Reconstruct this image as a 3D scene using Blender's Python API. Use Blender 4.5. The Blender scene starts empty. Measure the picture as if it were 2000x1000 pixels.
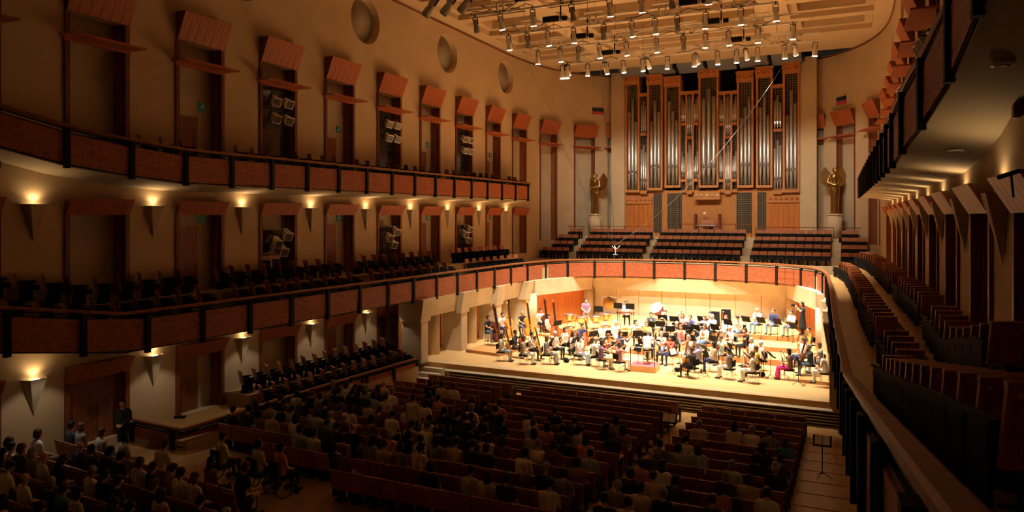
import bpy, bmesh, math, random
from math import sin, cos, pi, radians, sqrt, atan2, hypot
from mathutils import Vector, Matrix, geometry
random.seed(7)
SC = bpy.context.scene
COL = SC.collection

# ------------------------------------------------------------------ camera, world, exposure
CAMP = Vector((9.75, 0.0, 7.14)); ALPHA = radians(25.14); FPX = 1400.0; PX0, PY0 = 1005.0, 422.0
cd = bpy.data.cameras.new('camera'); cam = bpy.data.objects.new('camera', cd); COL.objects.link(cam)
cam.location = CAMP; cam.rotation_euler = (radians(90), 0, ALPHA)
cd.sensor_width = 36.0; cd.lens = FPX / 2000 * 36.0
cd.shift_x = (1000 - PX0) / 2000; cd.shift_y = -(500 - PY0) / 2000
cd.clip_start = 0.05; cd.clip_end = 300
SC.camera = cam
w = bpy.data.worlds.new('world'); SC.world = w; w.use_nodes = True
w.node_tree.nodes['Background'].inputs[0].default_value = (0.010, 0.007, 0.004, 1)
w.node_tree.nodes['Background'].inputs[1].default_value = 1.0
SC.view_settings.view_transform = 'Standard'; SC.view_settings.look = 'None'
SC.view_settings.gamma = 1.0; SC.view_settings.use_curve_mapping = False
SC.view_settings.exposure = 0.22
SC.cycles.sample_clamp_indirect = 6.0
SC.cycles.max_bounces = 8; SC.cycles.diffuse_bounces = 5; SC.cycles.glossy_bounces = 3
STAGE_W = 7000.0      # watts of one stage spotlight
ORGAN_FILL_W = 1500.0
SCONCE_W = 19.0
DOWN_W = 46.0        # watts of one recessed downlight under the middle balcony       # watts of one wall sconce
WARM = (1.0, 0.88, 0.70); WARM2 = (1.0, 0.68, 0.34)

def at(px, py, z):
    """the point of height z that the photograph shows at a pixel (2000 x 1000 frame)"""
    a = (px - PX0) / FPX; v = (PY0 - py) / FPX; d = (z - CAMP.z) / v
    return Vector((CAMP.x + d * (a * cos(ALPHA) - sin(ALPHA)), CAMP.y + d * (a * sin(ALPHA) + cos(ALPHA)), z))
def at_y(px, py, y):
    a = (px - PX0) / FPX; d = (y - CAMP.y) / (a * sin(ALPHA) + cos(ALPHA))
    return Vector((CAMP.x + d * (a * cos(ALPHA) - sin(ALPHA)), y, CAMP.z + d * (PY0 - py) / FPX))

# ------------------------------------------------------------------ materials
M = {}
def mat(name, col, rough=0.6, metal=0.0, var=0.0, scale=4.0, bump=0.0, stretch=(1, 1, 1), kind='noise', col2=None, spec=0.4, emit=None, emit_s=0.0):
    m = bpy.data.materials.new(name); m.use_nodes = True; M[name] = m
    nt = m.node_tree; b = nt.nodes['Principled BSDF']
    b.inputs['Base Color'].default_value = (*col, 1); b.inputs['Roughness'].default_value = rough
    b.inputs['Metallic'].default_value = metal
    b.inputs['Specular IOR Level'].default_value = spec
    if emit:
        b.inputs['Emission Color'].default_value = (*emit, 1); b.inputs['Emission Strength'].default_value = emit_s
    if var or bump or col2:
        tc = nt.nodes.new('ShaderNodeTexCoord'); mp = nt.nodes.new('ShaderNodeMapping')
        mp.inputs['Scale'].default_value = stretch; nt.links.new(tc.outputs['Object'], mp.inputs['Vector'])
        if kind == 'weave':
            tx = nt.nodes.new('ShaderNodeTexBrick'); tx.inputs['Scale'].default_value = scale
            tx.inputs['Color1'].default_value = (1, 1, 1, 1); tx.inputs['Color2'].default_value = (.45, .45, .45, 1)
            tx.inputs['Mortar'].default_value = (.1, .1, .1, 1); tx.inputs['Mortar Size'].default_value = .03
            tx.inputs['Brick Width'].default_value = .5; tx.inputs['Row Height'].default_value = .25
            out = tx.outputs['Color']
            sx = nt.nodes.new('ShaderNodeSeparateXYZ'); ad = nt.nodes.new('ShaderNodeMath'); cb = nt.nodes.new('ShaderNodeCombineXYZ')
            nt.links.new(tc.outputs['Object'], sx.inputs[0]); nt.links.new(sx.outputs[0], ad.inputs[0]); nt.links.new(sx.outputs[1], ad.inputs[1])
            nt.links.new(ad.outputs[0], cb.inputs[0]); nt.links.new(sx.outputs[2], cb.inputs[1]); nt.links.new(cb.outputs[0], mp.inputs['Vector'])
        elif kind == 'wave':
            tx = nt.nodes.new('ShaderNodeTexWave'); tx.inputs['Scale'].default_value = scale
            tx.inputs['Distortion'].default_value = 3.0; tx.inputs['Detail'].default_value = 3
            out = tx.outputs['Color']
        else:
            tx = nt.nodes.new('ShaderNodeTexNoise'); tx.inputs['Scale'].default_value = scale; tx.inputs['Detail'].default_value = 4
            out = tx.outputs['Fac']
        nt.links.new(mp.outputs['Vector'], tx.inputs['Vector'])
        rp = nt.nodes.new('ShaderNodeValToRGB')
        c2 = col2 if col2 else tuple(c * (1 - var) for c in col)
        rp.color_ramp.elements[0].color = (*c2, 1); rp.color_ramp.elements[1].color = (*[min(1, c * (1 + var * .5)) for c in col], 1)
        rp.color_ramp.elements[0].position = .3; rp.color_ramp.elements[1].position = .7
        nt.links.new(out, rp.inputs['Fac']); nt.links.new(rp.outputs['Color'], b.inputs['Base Color'])
        if bump:
            bp = nt.nodes.new('ShaderNodeBump'); bp.inputs['Strength'].default_value = bump; bp.inputs['Distance'].default_value = .02
            nt.links.new(out, bp.inputs['Height']); nt.links.new(bp.outputs['Normal'], b.inputs['Normal'])
    return m
mat('plaster', (.56, .41, .245), .85, var=.10, scale=.6)
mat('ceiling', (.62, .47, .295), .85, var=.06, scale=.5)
mat('shaded_soffit', (.40, .31, .20), .85, var=.08, scale=.6)  # plaster copy, base colour darkened to deepen the shade under the balconies
mat('concrete', (.60, .48, .31), .75, var=.16, scale=1.2, bump=.15)
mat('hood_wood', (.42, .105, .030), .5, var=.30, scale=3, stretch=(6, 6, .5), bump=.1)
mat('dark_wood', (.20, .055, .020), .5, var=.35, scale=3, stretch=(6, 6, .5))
mat('door_wood', (.26, .09, .035), .5, var=.3, scale=2, stretch=(6, 6, .6))
mat('panel_weave', (.44, .125, .045), .6, kind='weave', scale=5, bump=.6, col2=(.15, .032, .012))
mat('rail_wood', (.27, .10, .034), .5, var=.25, scale=3, stretch=(3, 3, 3), spec=.22)
mat('black_metal', (.010, .009, .008), .65, spec=.15)
mat('black_fabric', (.012, .011, .012), .9, var=.3, scale=30, spec=.1)
mat('seat_wood', (.40, .13, .048), .45, var=.3, scale=4, stretch=(4, 4, .6))
mat('stall_wood', (.36, .125, .05), .45, var=.3, scale=4, stretch=(4, 4, .6))
mat('stud', (.62, .45, .28), .5)
mat('stage_floor', (.80, .52, .23), .28, var=.16, scale=2.2, stretch=(.5, 8, 1), spec=.5)
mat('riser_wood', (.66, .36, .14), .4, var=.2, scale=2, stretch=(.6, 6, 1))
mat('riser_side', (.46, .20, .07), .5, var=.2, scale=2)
mat('hall_floor', (.42, .24, .085), .35, var=.22, scale=1.2, stretch=(4, .8, 1), spec=.5)
mat('orange_panel', (.55, .17, .035), .4, var=.25, scale=1.6, stretch=(4, 4, .5))
mat('organ_wood', (.50, .20, .055), .45, var=.2, scale=3, stretch=(4, 4, .5))
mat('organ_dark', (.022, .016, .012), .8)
mat('pipe', (.66, .64, .60), .38, metal=.75, var=.10, scale=3, stretch=(1, 1, .3))
mat('pipe_mouth', (.80, .78, .74), .2, metal=1.0)
mat('lattice', (.28, .20, .11), .6)
mat('bronze', (.50, .29, .10), .28, metal=1.0, var=.3, scale=9)
mat('white_paint', (.95, .92, .84), .35)
mat('lamp_body', (.84, .79, .68), .4)
mat('grey_body', (.32, .29, .24), .5)
mat('lens', (1, .9, .75), .3, emit=(1, .86, .62), emit_s=9.0)
mat('lens_off', (.12, .11, .10), .15)
mat('bulb', (1, .9, .7), .4, emit=(1, .80, .46), emit_s=14.0)
mat('sconce', (.50, .40, .26), .7)
mat('glass_dark', (.05, .045, .04), .08, spec=.6)
mat('niche', (.50, .40, .27), .85, var=.15, scale=1.0)
mat('screen_grey', (.34, .29, .21), .8)
mat('blue_grey', (.20, .215, .25), .35)
mat('paper', (.86, .84, .78), .7)
mat('sign_black', (.02, .02, .03), .5)
mat('sign_red', (.45, .03, .05), .5)
mat('sign_white', (.75, .72, .66), .6)
mat('exit_green', (.03, .18, .09), .5, emit=(.10, .45, .25), emit_s=.02)
mat('podium_red', (.62, .15, .17), .7)
mat('copper', (.72, .36, .16), .25, metal=1.0)
mat('drumskin', (.62, .56, .46), .6)
mat('brass', (.85, .62, .22), .2, metal=1.0)
mat('silver', (.78, .78, .78), .2, metal=1.0)
mat('violin_red', (.46, .11, .03), .3, var=.25, scale=6)
mat('violin_amber', (.70, .30, .06), .3, var=.25, scale=6)
mat('bass_dark', (.14, .035, .018), .3, var=.2, scale=6)
mat('cello_pale', (.80, .56, .20), .3, var=.15, scale=6)
mat('cello_bright', (.70, .14, .05), .3, var=.2, scale=6)
mat('ebony', (.015, .012, .010), .4)
mat('chrome', (.55, .55, .55), .25, metal=1.0)
mat('skin', (.62, .38, .25), .6)
mat('skin_dark_detail', (.05, .03, .02), .6)
mat('lip', (.45, .17, .13), .5)
mat('shoe', (.03, .028, .026), .5)
CL = {'white': (.80, .79, .76), 'cream': (.74, .66, .50), 'black': (.018, .018, .020), 'navy': (.035, .045, .14), 'grey': (.26, .25, .24),
      'pale grey': (.50, .49, .46), 'pale blue': (.42, .55, .72), 'blue': (.12, .22, .45), 'beige': (.58, .46, .30), 'purple': (.28, .16, .26),
      'red': (.52, .06, .05), 'pink': (.70, .30, .28), 'magenta': (.60, .03, .20), 'yellow': (.72, .55, .10), 'lime': (.62, .62, .06), 'teal': (.05, .26, .28),
      'brown': (.18, .09, .05), 'orange': (.66, .20, .05), 'mint': (.40, .58, .48), 'charcoal': (.06, .06, .065), 'denim': (.14, .22, .36), 'lavender': (.45, .38, .55)}
for k, c in CL.items(): mat('cloth_' + k.replace(' ', '_'), c, .85, var=.12, scale=14)
HC = {'black': (.012, .010, .009), 'dark brown': (.045, .024, .014), 'brown': (.12, .06, .03), 'grey': (.32, .31, .29), 'white': (.70, .68, .64), 'auburn': (.20, .07, .03)}
for k, c in HC.items(): mat('hair_' + k.replace(' ', '_'), c, .55, var=.3, scale=20, stretch=(4, 4, 1))
def cloth(k): return M['cloth_' + k.replace(' ', '_')]
def hairm(k): return M['hair_' + k.replace(' ', '_')]

# ------------------------------------------------------------------ mesh helpers
class MB:
    def __init__(s): s.v = []; s.f = []; s.m = []; s.sm = []
    def add(s, vs, fs, mi=0, smooth=False, mx=None):
        o = len(s.v)
        for p in vs: s.v.append(tuple(mx @ Vector(p)) if mx is not None else tuple(p))
        for f in fs: s.f.append([i + o for i in f]); s.m.append(mi); s.sm.append(smooth)
        return s
    def box(s, c, d, mi=0, mx=None, rz=0.0, taper=None):
        x, y, z = d[0] / 2, d[1] / 2, d[2] / 2; t = taper or (1, 1)
        vs = [(-x, -y, -z), (x, -y, -z), (x, y, -z), (-x, y, -z), (-x * t[0], -y * t[1], z), (x * t[0], -y * t[1], z), (x * t[0], y * t[1], z), (-x * t[0], y * t[1], z)]
        R = Matrix.Translation(Vector(c)) @ Matrix.Rotation(rz, 4, 'Z')
        if mx is not None: R = mx @ R
        return s.add(vs, [(3, 2, 1, 0), (4, 5, 6, 7), (0, 1, 5, 4), (1, 2, 6, 5), (2, 3, 7, 6), (3, 0, 4, 7)], mi, mx=R)
    def bar(s, a, b, w, h, mi=0):
        a = Vector(a); b = Vector(b); d = b - a; L = d.length
        if L < 1e-6: return s
        q = d.to_track_quat('Y', 'Z').to_matrix().to_4x4()
        return s.box((0, 0, 0), (w, L, h), mi, mx=Matrix.Translation((a + b) / 2) @ q)
    def tube(s, pts, r, n=8, mi=0, caps=True, smooth=True):
        P = [Vector(p) for p in pts]; R = r if isinstance(r, (list, tuple)) else [r] * len(P)
        vs = []; fs = []; up = None
        for i, p in enumerate(P):
            t = (P[min(i + 1, len(P) - 1)] - P[max(i - 1, 0)]).normalized()
            if up is None: up = Vector((0, 0, 1)) if abs(t.z) < .9 else Vector((1, 0, 0))
            a = t.cross(up).normalized(); b = a.cross(t).normalized(); up = b
            for k in range(n):
                q = 2 * pi * k / n; vs.append(p + a * (cos(q) * R[i]) + b * (sin(q) * R[i]))
        for i in range(len(P) - 1):
            for k in range(n):
                fs.append((i * n + k, i * n + (k + 1) % n, (i + 1) * n + (k + 1) % n, (i + 1) * n + k))
        s.add(vs, fs, mi, smooth)
        if caps:
            s.add(vs[:n], [tuple(range(n))], mi); s.add(vs[-n:], [tuple(reversed(range(n)))], mi)
        return s
    def lathe(s, prof, n=16, mi=0, mx=None, smooth=True):
        vs = []; fs = []
        for r, z in prof:
            for k in range(n): q = 2 * pi * k / n; vs.append((r * cos(q), r * sin(q), z))
        for i in range(len(prof) - 1):
            for k in range(n): fs.append((i * n + k, i * n + (k + 1) % n, (i + 1) * n + (k + 1) % n, (i + 1) * n + k))
        fs.append(tuple(reversed(range(n)))); fs.append(tuple(range((len(prof) - 1) * n, len(prof) * n)))
        return s.add(vs, fs, mi, smooth, mx)
    def sphere(s, c, r, n=12, m=8, mi=0, mx=None):
        r = r if isinstance(r, (tuple, list)) else (r, r, r); vs = []; fs = []
        for j in range(m + 1):
            t = pi * j / m
            for k in range(n): q = 2 * pi * k / n; vs.append((c[0] + r[0] * sin(t) * cos(q), c[1] + r[1] * sin(t) * sin(q), c[2] + r[2] * cos(t)))
        for j in range(m):
            for k in range(n): fs.append((j * n + k, (j + 1) * n + k, (j + 1) * n + (k + 1) % n, j * n + (k + 1) % n))
        return s.add(vs, fs, mi, True, mx)
    def prism(s, poly, z0, z1, mi=0, mx=None, axis='z'):
        n = len(poly)
        def P(p, z): return (p[0], p[1], z) if axis == 'z' else ((p[0], z, p[1]) if axis == 'y' else (z, p[0], p[1]))
        vs = [P(p, z0) for p in poly] + [P(p, z1) for p in poly]
        tri = geometry.tessellate_polygon([[Vector((p[0], p[1], 0)) for p in poly]])
        fs = [tuple(t) for t in tri] + [tuple(i + n for i in reversed(t)) for t in tri]
        fs += [(i, (i + 1) % n, n + (i + 1) % n, n + i) for i in range(n)]
        return s.add(vs, fs, mi, mx=mx)
    def mesh(s, name, mats):
        me = bpy.data.meshes.new(name); me.from_pydata(s.v, [], s.f)
        for m in (mats if isinstance(mats, (list, tuple)) else [mats]): me.materials.append(M[m] if isinstance(m, str) else m)
        me.polygons.foreach_set('material_index', s.m); me.polygons.foreach_set('use_smooth', s.sm); me.update()
        return me
    def build(s, name, mats, parent=None, **k): return place(s.mesh(name, mats), name, parent, **k)
def link(o): COL.objects.link(o); return o
def place(me, name, parent=None, loc=None, rz=None, mx=None):
    o = link(bpy.data.objects.new(name, me))
    if parent is not None: o.parent = parent
    if loc is not None: o.location = loc
    if rz is not None: o.rotation_euler = (0, 0, rz)
    if mx is not None: o.matrix_local = mx
    return o
LABELS = {}
def tag(o, label, cat, group=None):
    o['label'] = label; o['category'] = cat
    if group: o['group'] = group
    LABELS.setdefault(label, []).append(o.name)
    return o
def thing(name, label, cat, loc=(0, 0, 0), rz=0.0, group=None, mx=None):
    o = link(bpy.data.objects.new(name, None)); o.empty_display_size = .2
    o.location = loc; o.rotation_euler = (0, 0, rz)
    if mx is not None: o.matrix_local = mx
    return tag(o, label, cat, group)
def struct(o, label, cat):
    o['kind'] = 'structure'; return tag(o, label, cat)
def dup(o, parent=None):
    c = o.copy(); COL.objects.link(c); c.parent = parent
    for ch in list(o.children): dup(ch, c)
    return c
ORD = ['', 'first', 'second', 'third', 'fourth', 'fifth', 'sixth', 'seventh', 'eighth', 'ninth', 'tenth', 'eleventh', 'twelfth', 'thirteenth', 'fourteenth', 'fifteenth',
       'sixteenth', 'seventeenth', 'eighteenth', 'nineteenth', 'twentieth']
def ordw(n):
    if n <= 20: return ORD[n]
    return {2: 'twenty', 3: 'thirty', 4: 'forty'}[n // 10] + '-' + ORD[n % 10] if n % 10 else {3: 'thirtieth', 4: 'fortieth'}[n // 10]
def lerp_tab(tab, y):
    if y <= tab[0][0]: return tab[0][1]
    for (a, b), (c, d) in zip(tab, tab[1:]):
        if y <= c: return b + (d - b) * (y - a) / (c - a)
    return tab[-1][1]
class Path:
    """a plan polyline measured by arc length; n points towards the hall's middle"""
    def __init__(s, pts, flip=1):
        s.p = [Vector(p) for p in pts]; s.L = [0.0]; s.flip = flip
        for a, b in zip(s.p, s.p[1:]): s.L.append(s.L[-1] + hypot(b.x - a.x, b.y - a.y))
        s.len = s.L[-1]
    def at(s, q):
        q = max(0, min(s.len, q))
        for i in range(len(s.p) - 1):
            if q <= s.L[i + 1] + 1e-9:
                t = (q - s.L[i]) / (s.L[i + 1] - s.L[i]); a, b = s.p[i], s.p[i + 1]
                return a + (b - a) * t, (b - a)
        return s.p[-1], s.p[-1] - s.p[-2]
    def pos(s, q, off=0.0, z=None):
        p, d = s.at(q); n = Vector((-d.y, d.x)).normalized() * s.flip
        pz = p.z if len(p) > 2 else 0.0
        return Vector((p.x + n.x * off, p.y + n.y * off, pz if z is None else z))
    def ang(s, q):
        _, d = s.at(q); n = Vector((-d.y, d.x)).normalized() * s.flip
        return atan2(n.y, n.x)
def smooth_pts(pts, k=4):
    P = [Vector(p) for p in pts]; out = []
    for i in range(len(P) - 1):
        a, b, c, d = P[max(i - 1, 0)], P[i], P[i + 1], P[min(i + 2, len(P) - 1)]
        for j in range(k):
            t = j / k
            out.append(.5 * ((2 * b) + (c - a) * t + (2 * a - 5 * b + 4 * c - d) * t * t + (3 * b - a - 3 * c + d) * t ** 3))
    out.append(P[-1]); return out

# ------------------------------------------------------------------ the shell: walls with door openings and portholes
BAY = 3.955; HALFW = 11.85
def door_y(k): return 18.9 + BAY * (k - 2)
CURVE = smooth_pts([(HALFW, 44), (11.75, 46.8), (11.35, 49.6), (10.5, 52.2), (9.3, 54.2), (7.9, 55.6), (7.1, 56.0)], 5)
RWALL = Path([(HALFW, -6)] + [(p.x, p.y) for p in CURVE])
LWALL = Path([(-HALFW, -6)] + [(-p.x, p.y) for p in CURVE], -1)
ZC = 18.5
LOW, MID, UP = (0.0, 2.06), (4.45, 7.19), (8.5, 13.4)
DW = .94
def openings():
    op = []
    for k in range(0, 10):
        s = door_y(k) + 6
        if k <= 5: op.append((s - DW, s + DW, *LOW))
        op.append((s - DW, s + DW, *MID)); op.append((s - DW, s + DW, *UP))
    for s in CURVED_DOORS: op.append((s - DW, s + DW, 5.3, UP[1]))
    return op
CURVED_DOORS = [door_y(10) + 6, door_y(11) + 6, door_y(11) + 6 + 3.0]
PORT = [(y + 6, 16.75, 1.15) for y in (12.97, 20.9, 28.8, 36.7, 44.6)]
def wall_mesh(path, z0, z1, ops, ports, depth=.45):
    mb = MB(); S = {0.0, path.len}; Z = {z0, z1}
    for a, b, c, d in ops: S |= {a, b}; Z |= {c, d}
    for s, z, r in ports: S |= {s - r - .1, s + r + .1}; Z |= {z - r - .1, z + r + .1}
    S |= set(path.L); S = sorted(S); Z = sorted(Z)
    S = [s for i, s in enumerate(S) if i == 0 or s - S[i - 1] > 1e-4]
    def P(s, z, off=0.0): return path.pos(s, off, z)
    for i in range(len(S) - 1):
        for j in range(len(Z) - 1):
            cs, cz = (S[i] + S[i + 1]) / 2, (Z[j] + Z[j + 1]) / 2
            if any(a < cs < b and c < cz < d for a, b, c, d in ops): continue
            if any(abs(cs - s) < r + .1 and abs(cz - z) < r + .1 for s, z, r in ports): continue
            mb.add([P(S[i], Z[j]), P(S[i + 1], Z[j]), P(S[i + 1], Z[j + 1]), P(S[i], Z[j + 1])], [(0, 1, 2, 3)])
    for a, b, c, d in ops:
        r = [(a, c), (b, c), (b, d), (a, d)]
        for q in range(4):
            (s0, y0), (s1, y1) = r[q], r[(q + 1) % 4]
            mb.add([P(s0, y0), P(s1, y1), P(s1, y1, -depth), P(s0, y0, -depth)], [(0, 1, 2, 3)])
        mb.add([P(a, c, -depth), P(b, c, -depth), P(b, d, -depth), P(a, d, -depth)], [(0, 1, 2, 3)], 1)
    n = 48
    for s, z, r in ports:
        ring = []; sq = []; inner = []
        for k in range(n):
            q = 2 * pi * k / n; c, e = cos(q), sin(q); t = (r + .1) / max(abs(c), abs(e))
            sq.append(P(s + c * t, z + e * t)); ring.append(P(s + c * r, z + e * r)); inner.append(P(s + c * r * .93, z + e * r * .93, -.42))
        vs = sq + ring + inner; fs = []
        for k in range(n):
            k1 = (k + 1) % n
            fs.append((k, k1, n + k1, n + k)); fs.append((n + k, n + k1, 2 * n + k1, 2 * n + k))
        mb.add(vs, fs)
    return mb
for side, path, nm in ((-1, LWALL, 'left'), (1, RWALL, 'right')):
    o = wall_mesh(path, -1.3, ZC, openings(), PORT).build('wall_' + nm, ['plaster', 'niche'])
    struct(o, f'tall cream plaster wall on the {nm} with rows of doorways and round recesses', 'wall')
    for i, (s, z, r) in enumerate(PORT):
        mb = MB(); c = path.pos(s, -.40, z); a = path.ang(s)
        mx = Matrix.Translation(c) @ Matrix.Rotation(a, 4, 'Z') @ Matrix.Rotation(pi / 2, 4, 'Y')
        mb.lathe([(r * .93, -.03), (r * .93, .03)], 40, 0, mx); mb.lathe([(r * .86, .03), (r * .86, .05)], 40, 1, mx)
        q = mb.build('porthole_disc', ['grey_body', 'screen_grey'], o)
    # thin dark picture rail where the wall meets the ceiling
    mb = MB(); pts = [path.pos(q, .03, ZC - .12) for q in [path.len * t / 60 for t in range(61)]]
    for a, b in zip(pts, pts[1:]): mb.bar(a, b, .05, .07)
    t = mb.build('trim_%d' % (1 if side < 0 else 2), 'dark_wood'); struct(t, f'thin dark strip along the top of the {nm} wall', 'trim')
mb = MB(); mb.add([(-HALFW, -6, -1.3), (HALFW, -6, -1.3), (HALFW, -6, ZC), (-HALFW, -6, ZC)], [(0, 1, 2, 3)])
struct(mb.build('wall_rear', 'plaster'), 'plain plaster wall behind the photographer', 'wall')
# organ bay: pilasters and dark back
for side, nm in ((-1, 'left'), (1, 'right')):
    mb = MB(); mb.box((side * 7.0, 55.75, 9.5), (1.1, 1.5, 18.0)); o = mb.build('wall_pier_' + nm, 'plaster')
    struct(o, f'plaster pilaster beside the organ on its {nm}', 'wall')
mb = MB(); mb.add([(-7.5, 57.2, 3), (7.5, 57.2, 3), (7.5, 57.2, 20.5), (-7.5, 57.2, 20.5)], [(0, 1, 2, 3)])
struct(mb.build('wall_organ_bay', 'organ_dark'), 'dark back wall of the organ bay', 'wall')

# ------------------------------------------------------------------ ceiling with stepped coffers
def ceiling():
    xs = [(-10.9, -6.6), (-5.2, 5.2), (6.6, 10.9)]
    ys = [(door_y(k) + BAY / 2 + .38, door_y(k) + BAY * 1.5 - .38) for k in range(-2, 9)]
    mb = MB(); X = sorted({-HALFW, HALFW} | {v for p in xs for v in p}); Y = sorted({-6.0, 53.4} | {v for p in ys for v in p})
    for i in range(len(X) - 1):
        for j in range(len(Y) - 1):
            cx, cy = (X[i] + X[i + 1]) / 2, (Y[j] + Y[j + 1]) / 2
            if any(a < cx < b for a, b in xs) and any(a < cy < b for a, b in ys): continue
            mb.add([(X[i], Y[j], ZC), (X[i + 1], Y[j], ZC), (X[i + 1], Y[j + 1], ZC), (X[i], Y[j + 1], ZC)], [(0, 1, 2, 3)])
    def rect(a, b, c, d, z): return [(a, c, z), (b, c, z), (b, d, z), (a, d, z)]
    for a, b in xs:
        for c, d in ys:
            r0 = rect(a, b, c, d, ZC); r1 = rect(a, b, c, d, ZC + .30); g = .42
            r2 = rect(a + g, b - g, c + g, d - g, ZC + .30); r3 = rect(a + g, b - g, c + g, d - g, ZC + .85)
            for u, v in ((r0, r1), (r1, r2), (r2, r3)):
                for q in range(4): mb.add([u[q], u[(q + 1) % 4], v[(q + 1) % 4], v[q]], [(0, 1, 2, 3)])
            mb.add(r3, [(0, 1, 2, 3)])
    return mb
o = ceiling().build('ceiling', 'ceiling'); struct(o, 'cream coffered ceiling above the lighting trusses', 'ceiling')
for (x, y) in [(-8.75, 30.8), (-8.75, 38.7), (-2.5, 34.7), (2.5, 34.7), (-2.5, 42.6)]:
    mb = MB(); mb.lathe([(.42, 0), (.42, .04), (.30, .06)], 20, 0, Matrix.Translation((x, y, ZC + .80)))
    mb.build('ceiling_vent', 'grey_body', o)
# sloping grey reflector panels between ceiling edge and organ
cl = thing('reflector_canopy', 'bluish grey slanted panels hanging between ceiling edge and organ top', 'panel', (0, 54, 18.2))
for i in range(6):
    x = -5.6 + i * 2.24
    mb = MB(); mb.box((0, 0, 0), (2.0, 1.6, .06), mx=Matrix.Translation((x, .2, .15)) @ Matrix.Rotation(radians(-24), 4, 'X')); mb.build('panel', 'blue_grey', cl)
    mb = MB(); mb.box((x + 1.1, .2, .1), (.12, 1.6, .3)); mb.build('rib', 'organ_dark', cl)
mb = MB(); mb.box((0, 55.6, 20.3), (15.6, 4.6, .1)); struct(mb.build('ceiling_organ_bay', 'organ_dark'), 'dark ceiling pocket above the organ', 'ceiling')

# ------------------------------------------------------------------ floors
def hall_z(y): return lerp_tab([(-6, 2.2), (6, .35), (12.5, -.25), (16, -.32), (30, -1.0)], y)
mb = MB(); ys = [-6, -2, 2, 6, 9, 12.5, 16, 20, 25, 30.3]
for a, b in zip(ys, ys[1:]):
    mb.add([(-HALFW, a, hall_z(a)), (HALFW, a, hall_z(a)), (HALFW, b, hall_z(b)), (-HALFW, b, hall_z(b))], [(0, 1, 2, 3)])
fl = mb.build('floor', 'hall_floor'); struct(fl, 'honey coloured wooden floor of the stalls', 'floor')
# dark joints between the boards of the walkway beside the right block
for i in range(14):
    y = 13.5 + i * 1.15
    mb = MB(); mb.box((9.2, y, hall_z(y) + .006), (1.7, .025, .012)); mb.build('floor_joint', 'dark_wood', fl)

def rail_x(y): return lerp_tab([(1, 10.1), (14.3, 9.70), (22.8, 9.33), (32.4, 9.0), (38.4, 8.72), (41.4, 8.35), (43.7, 7.6)], y)
def uprail_x(y): return lerp_tab([(4, 11.15), (9, 11.1), (11.7, 11.0), (14, 10.75), (16, 10.62), (45, 10.2)], y)
def mid_z(y): return max(0, 14.3 - y) * .168
def up_z(y): return lerp_tab([(3, 2.5), (11.7, .72), (13.3, .37), (15.3, .13), (17.2, 0)], y)
def wall_x(y): return HALFW if y <= 44 else lerp_tab([(p.y, p.x) for p in CURVE], y)
def slab(nm, side, y0, y1, xf, zf, zbot, zwall, thick, label, material='shaded_soffit', bend=14.3):
    ys = [y0] + [y for y in (4, 6, 8, 10, 11.7, 12.5, 13.3, bend, 15.3, 17.2, 18, 22.8, 28, 32.4, 36, 38.4, 40, 41.4, 43, 43.7) if y0 < y < y1] + [y1]; mb = MB()
    def P(y, t, top):
        x = xf(y) + (wall_x(y) - xf(y)) * t; z = zbot + zf(y) + (thick if top else (zwall - zbot) * t)
        return (side * x, y, z)
    for a, b in zip(ys, ys[1:]):
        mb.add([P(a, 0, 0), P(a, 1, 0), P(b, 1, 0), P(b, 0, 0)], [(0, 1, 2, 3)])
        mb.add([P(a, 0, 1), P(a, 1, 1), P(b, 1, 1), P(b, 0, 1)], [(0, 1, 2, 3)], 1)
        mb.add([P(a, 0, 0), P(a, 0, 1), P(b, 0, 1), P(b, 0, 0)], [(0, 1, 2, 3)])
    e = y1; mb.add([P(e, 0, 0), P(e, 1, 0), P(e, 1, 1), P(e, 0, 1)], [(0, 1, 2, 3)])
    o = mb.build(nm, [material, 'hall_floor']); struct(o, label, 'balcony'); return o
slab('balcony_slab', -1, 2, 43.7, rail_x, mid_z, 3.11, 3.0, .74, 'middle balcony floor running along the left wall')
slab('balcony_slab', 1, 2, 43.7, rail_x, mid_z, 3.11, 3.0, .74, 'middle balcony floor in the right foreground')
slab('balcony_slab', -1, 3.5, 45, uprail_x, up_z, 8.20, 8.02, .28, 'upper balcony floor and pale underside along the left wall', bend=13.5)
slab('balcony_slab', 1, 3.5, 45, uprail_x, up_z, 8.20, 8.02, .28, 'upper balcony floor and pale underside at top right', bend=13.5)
# raised step for the second seat column
for side, nm in ((-1, 'left'), (1, 'right')):
    mb = MB()
    ys = [2, 8, 14.3, 22.8, 32.4, 38.4, 42]
    for a, b in zip(ys, ys[1:]):
        v = []
        for y in (a, b):
            x0, x1, z0, z1 = rail_x(y) + 1.45, HALFW, 3.84 + mid_z(y), 4.42 + mid_z(y)
            v += [(side * x0, y, z0), (side * x0, y, z1), (side * x1, y, z1)]
        mb.add(v, [(0, 1, 4, 3), (1, 2, 5, 4)])
    struct(mb.build('balcony_step', 'hall_floor'), f'raised wooden step for the rear seat row of the {nm} middle balcony', 'step')
MIDR = smooth_pts([(8.72, 38.4), (8.35, 41.4), (7.6, 43.7), (6.1, 45.4), (4.0, 46.25), (2.0, 46.62), (0, 46.75)], 4)
poly = [(-p.x, p.y) for p in MIDR if p.y > 43] + [(p.x, p.y) for p in reversed(MIDR) if p.y > 43 and p.x > 0] + [(11.9, 43.2), (11.9, 57), (-11.9, 57), (-11.9, 43.2)]
mb = MB(); mb.prism(poly, 3.0, 3.38); o = mb.build('balcony_slab', 'hall_floor'); struct(o, 'curved middle balcony floor above the stage back wall', 'balcony')

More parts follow.
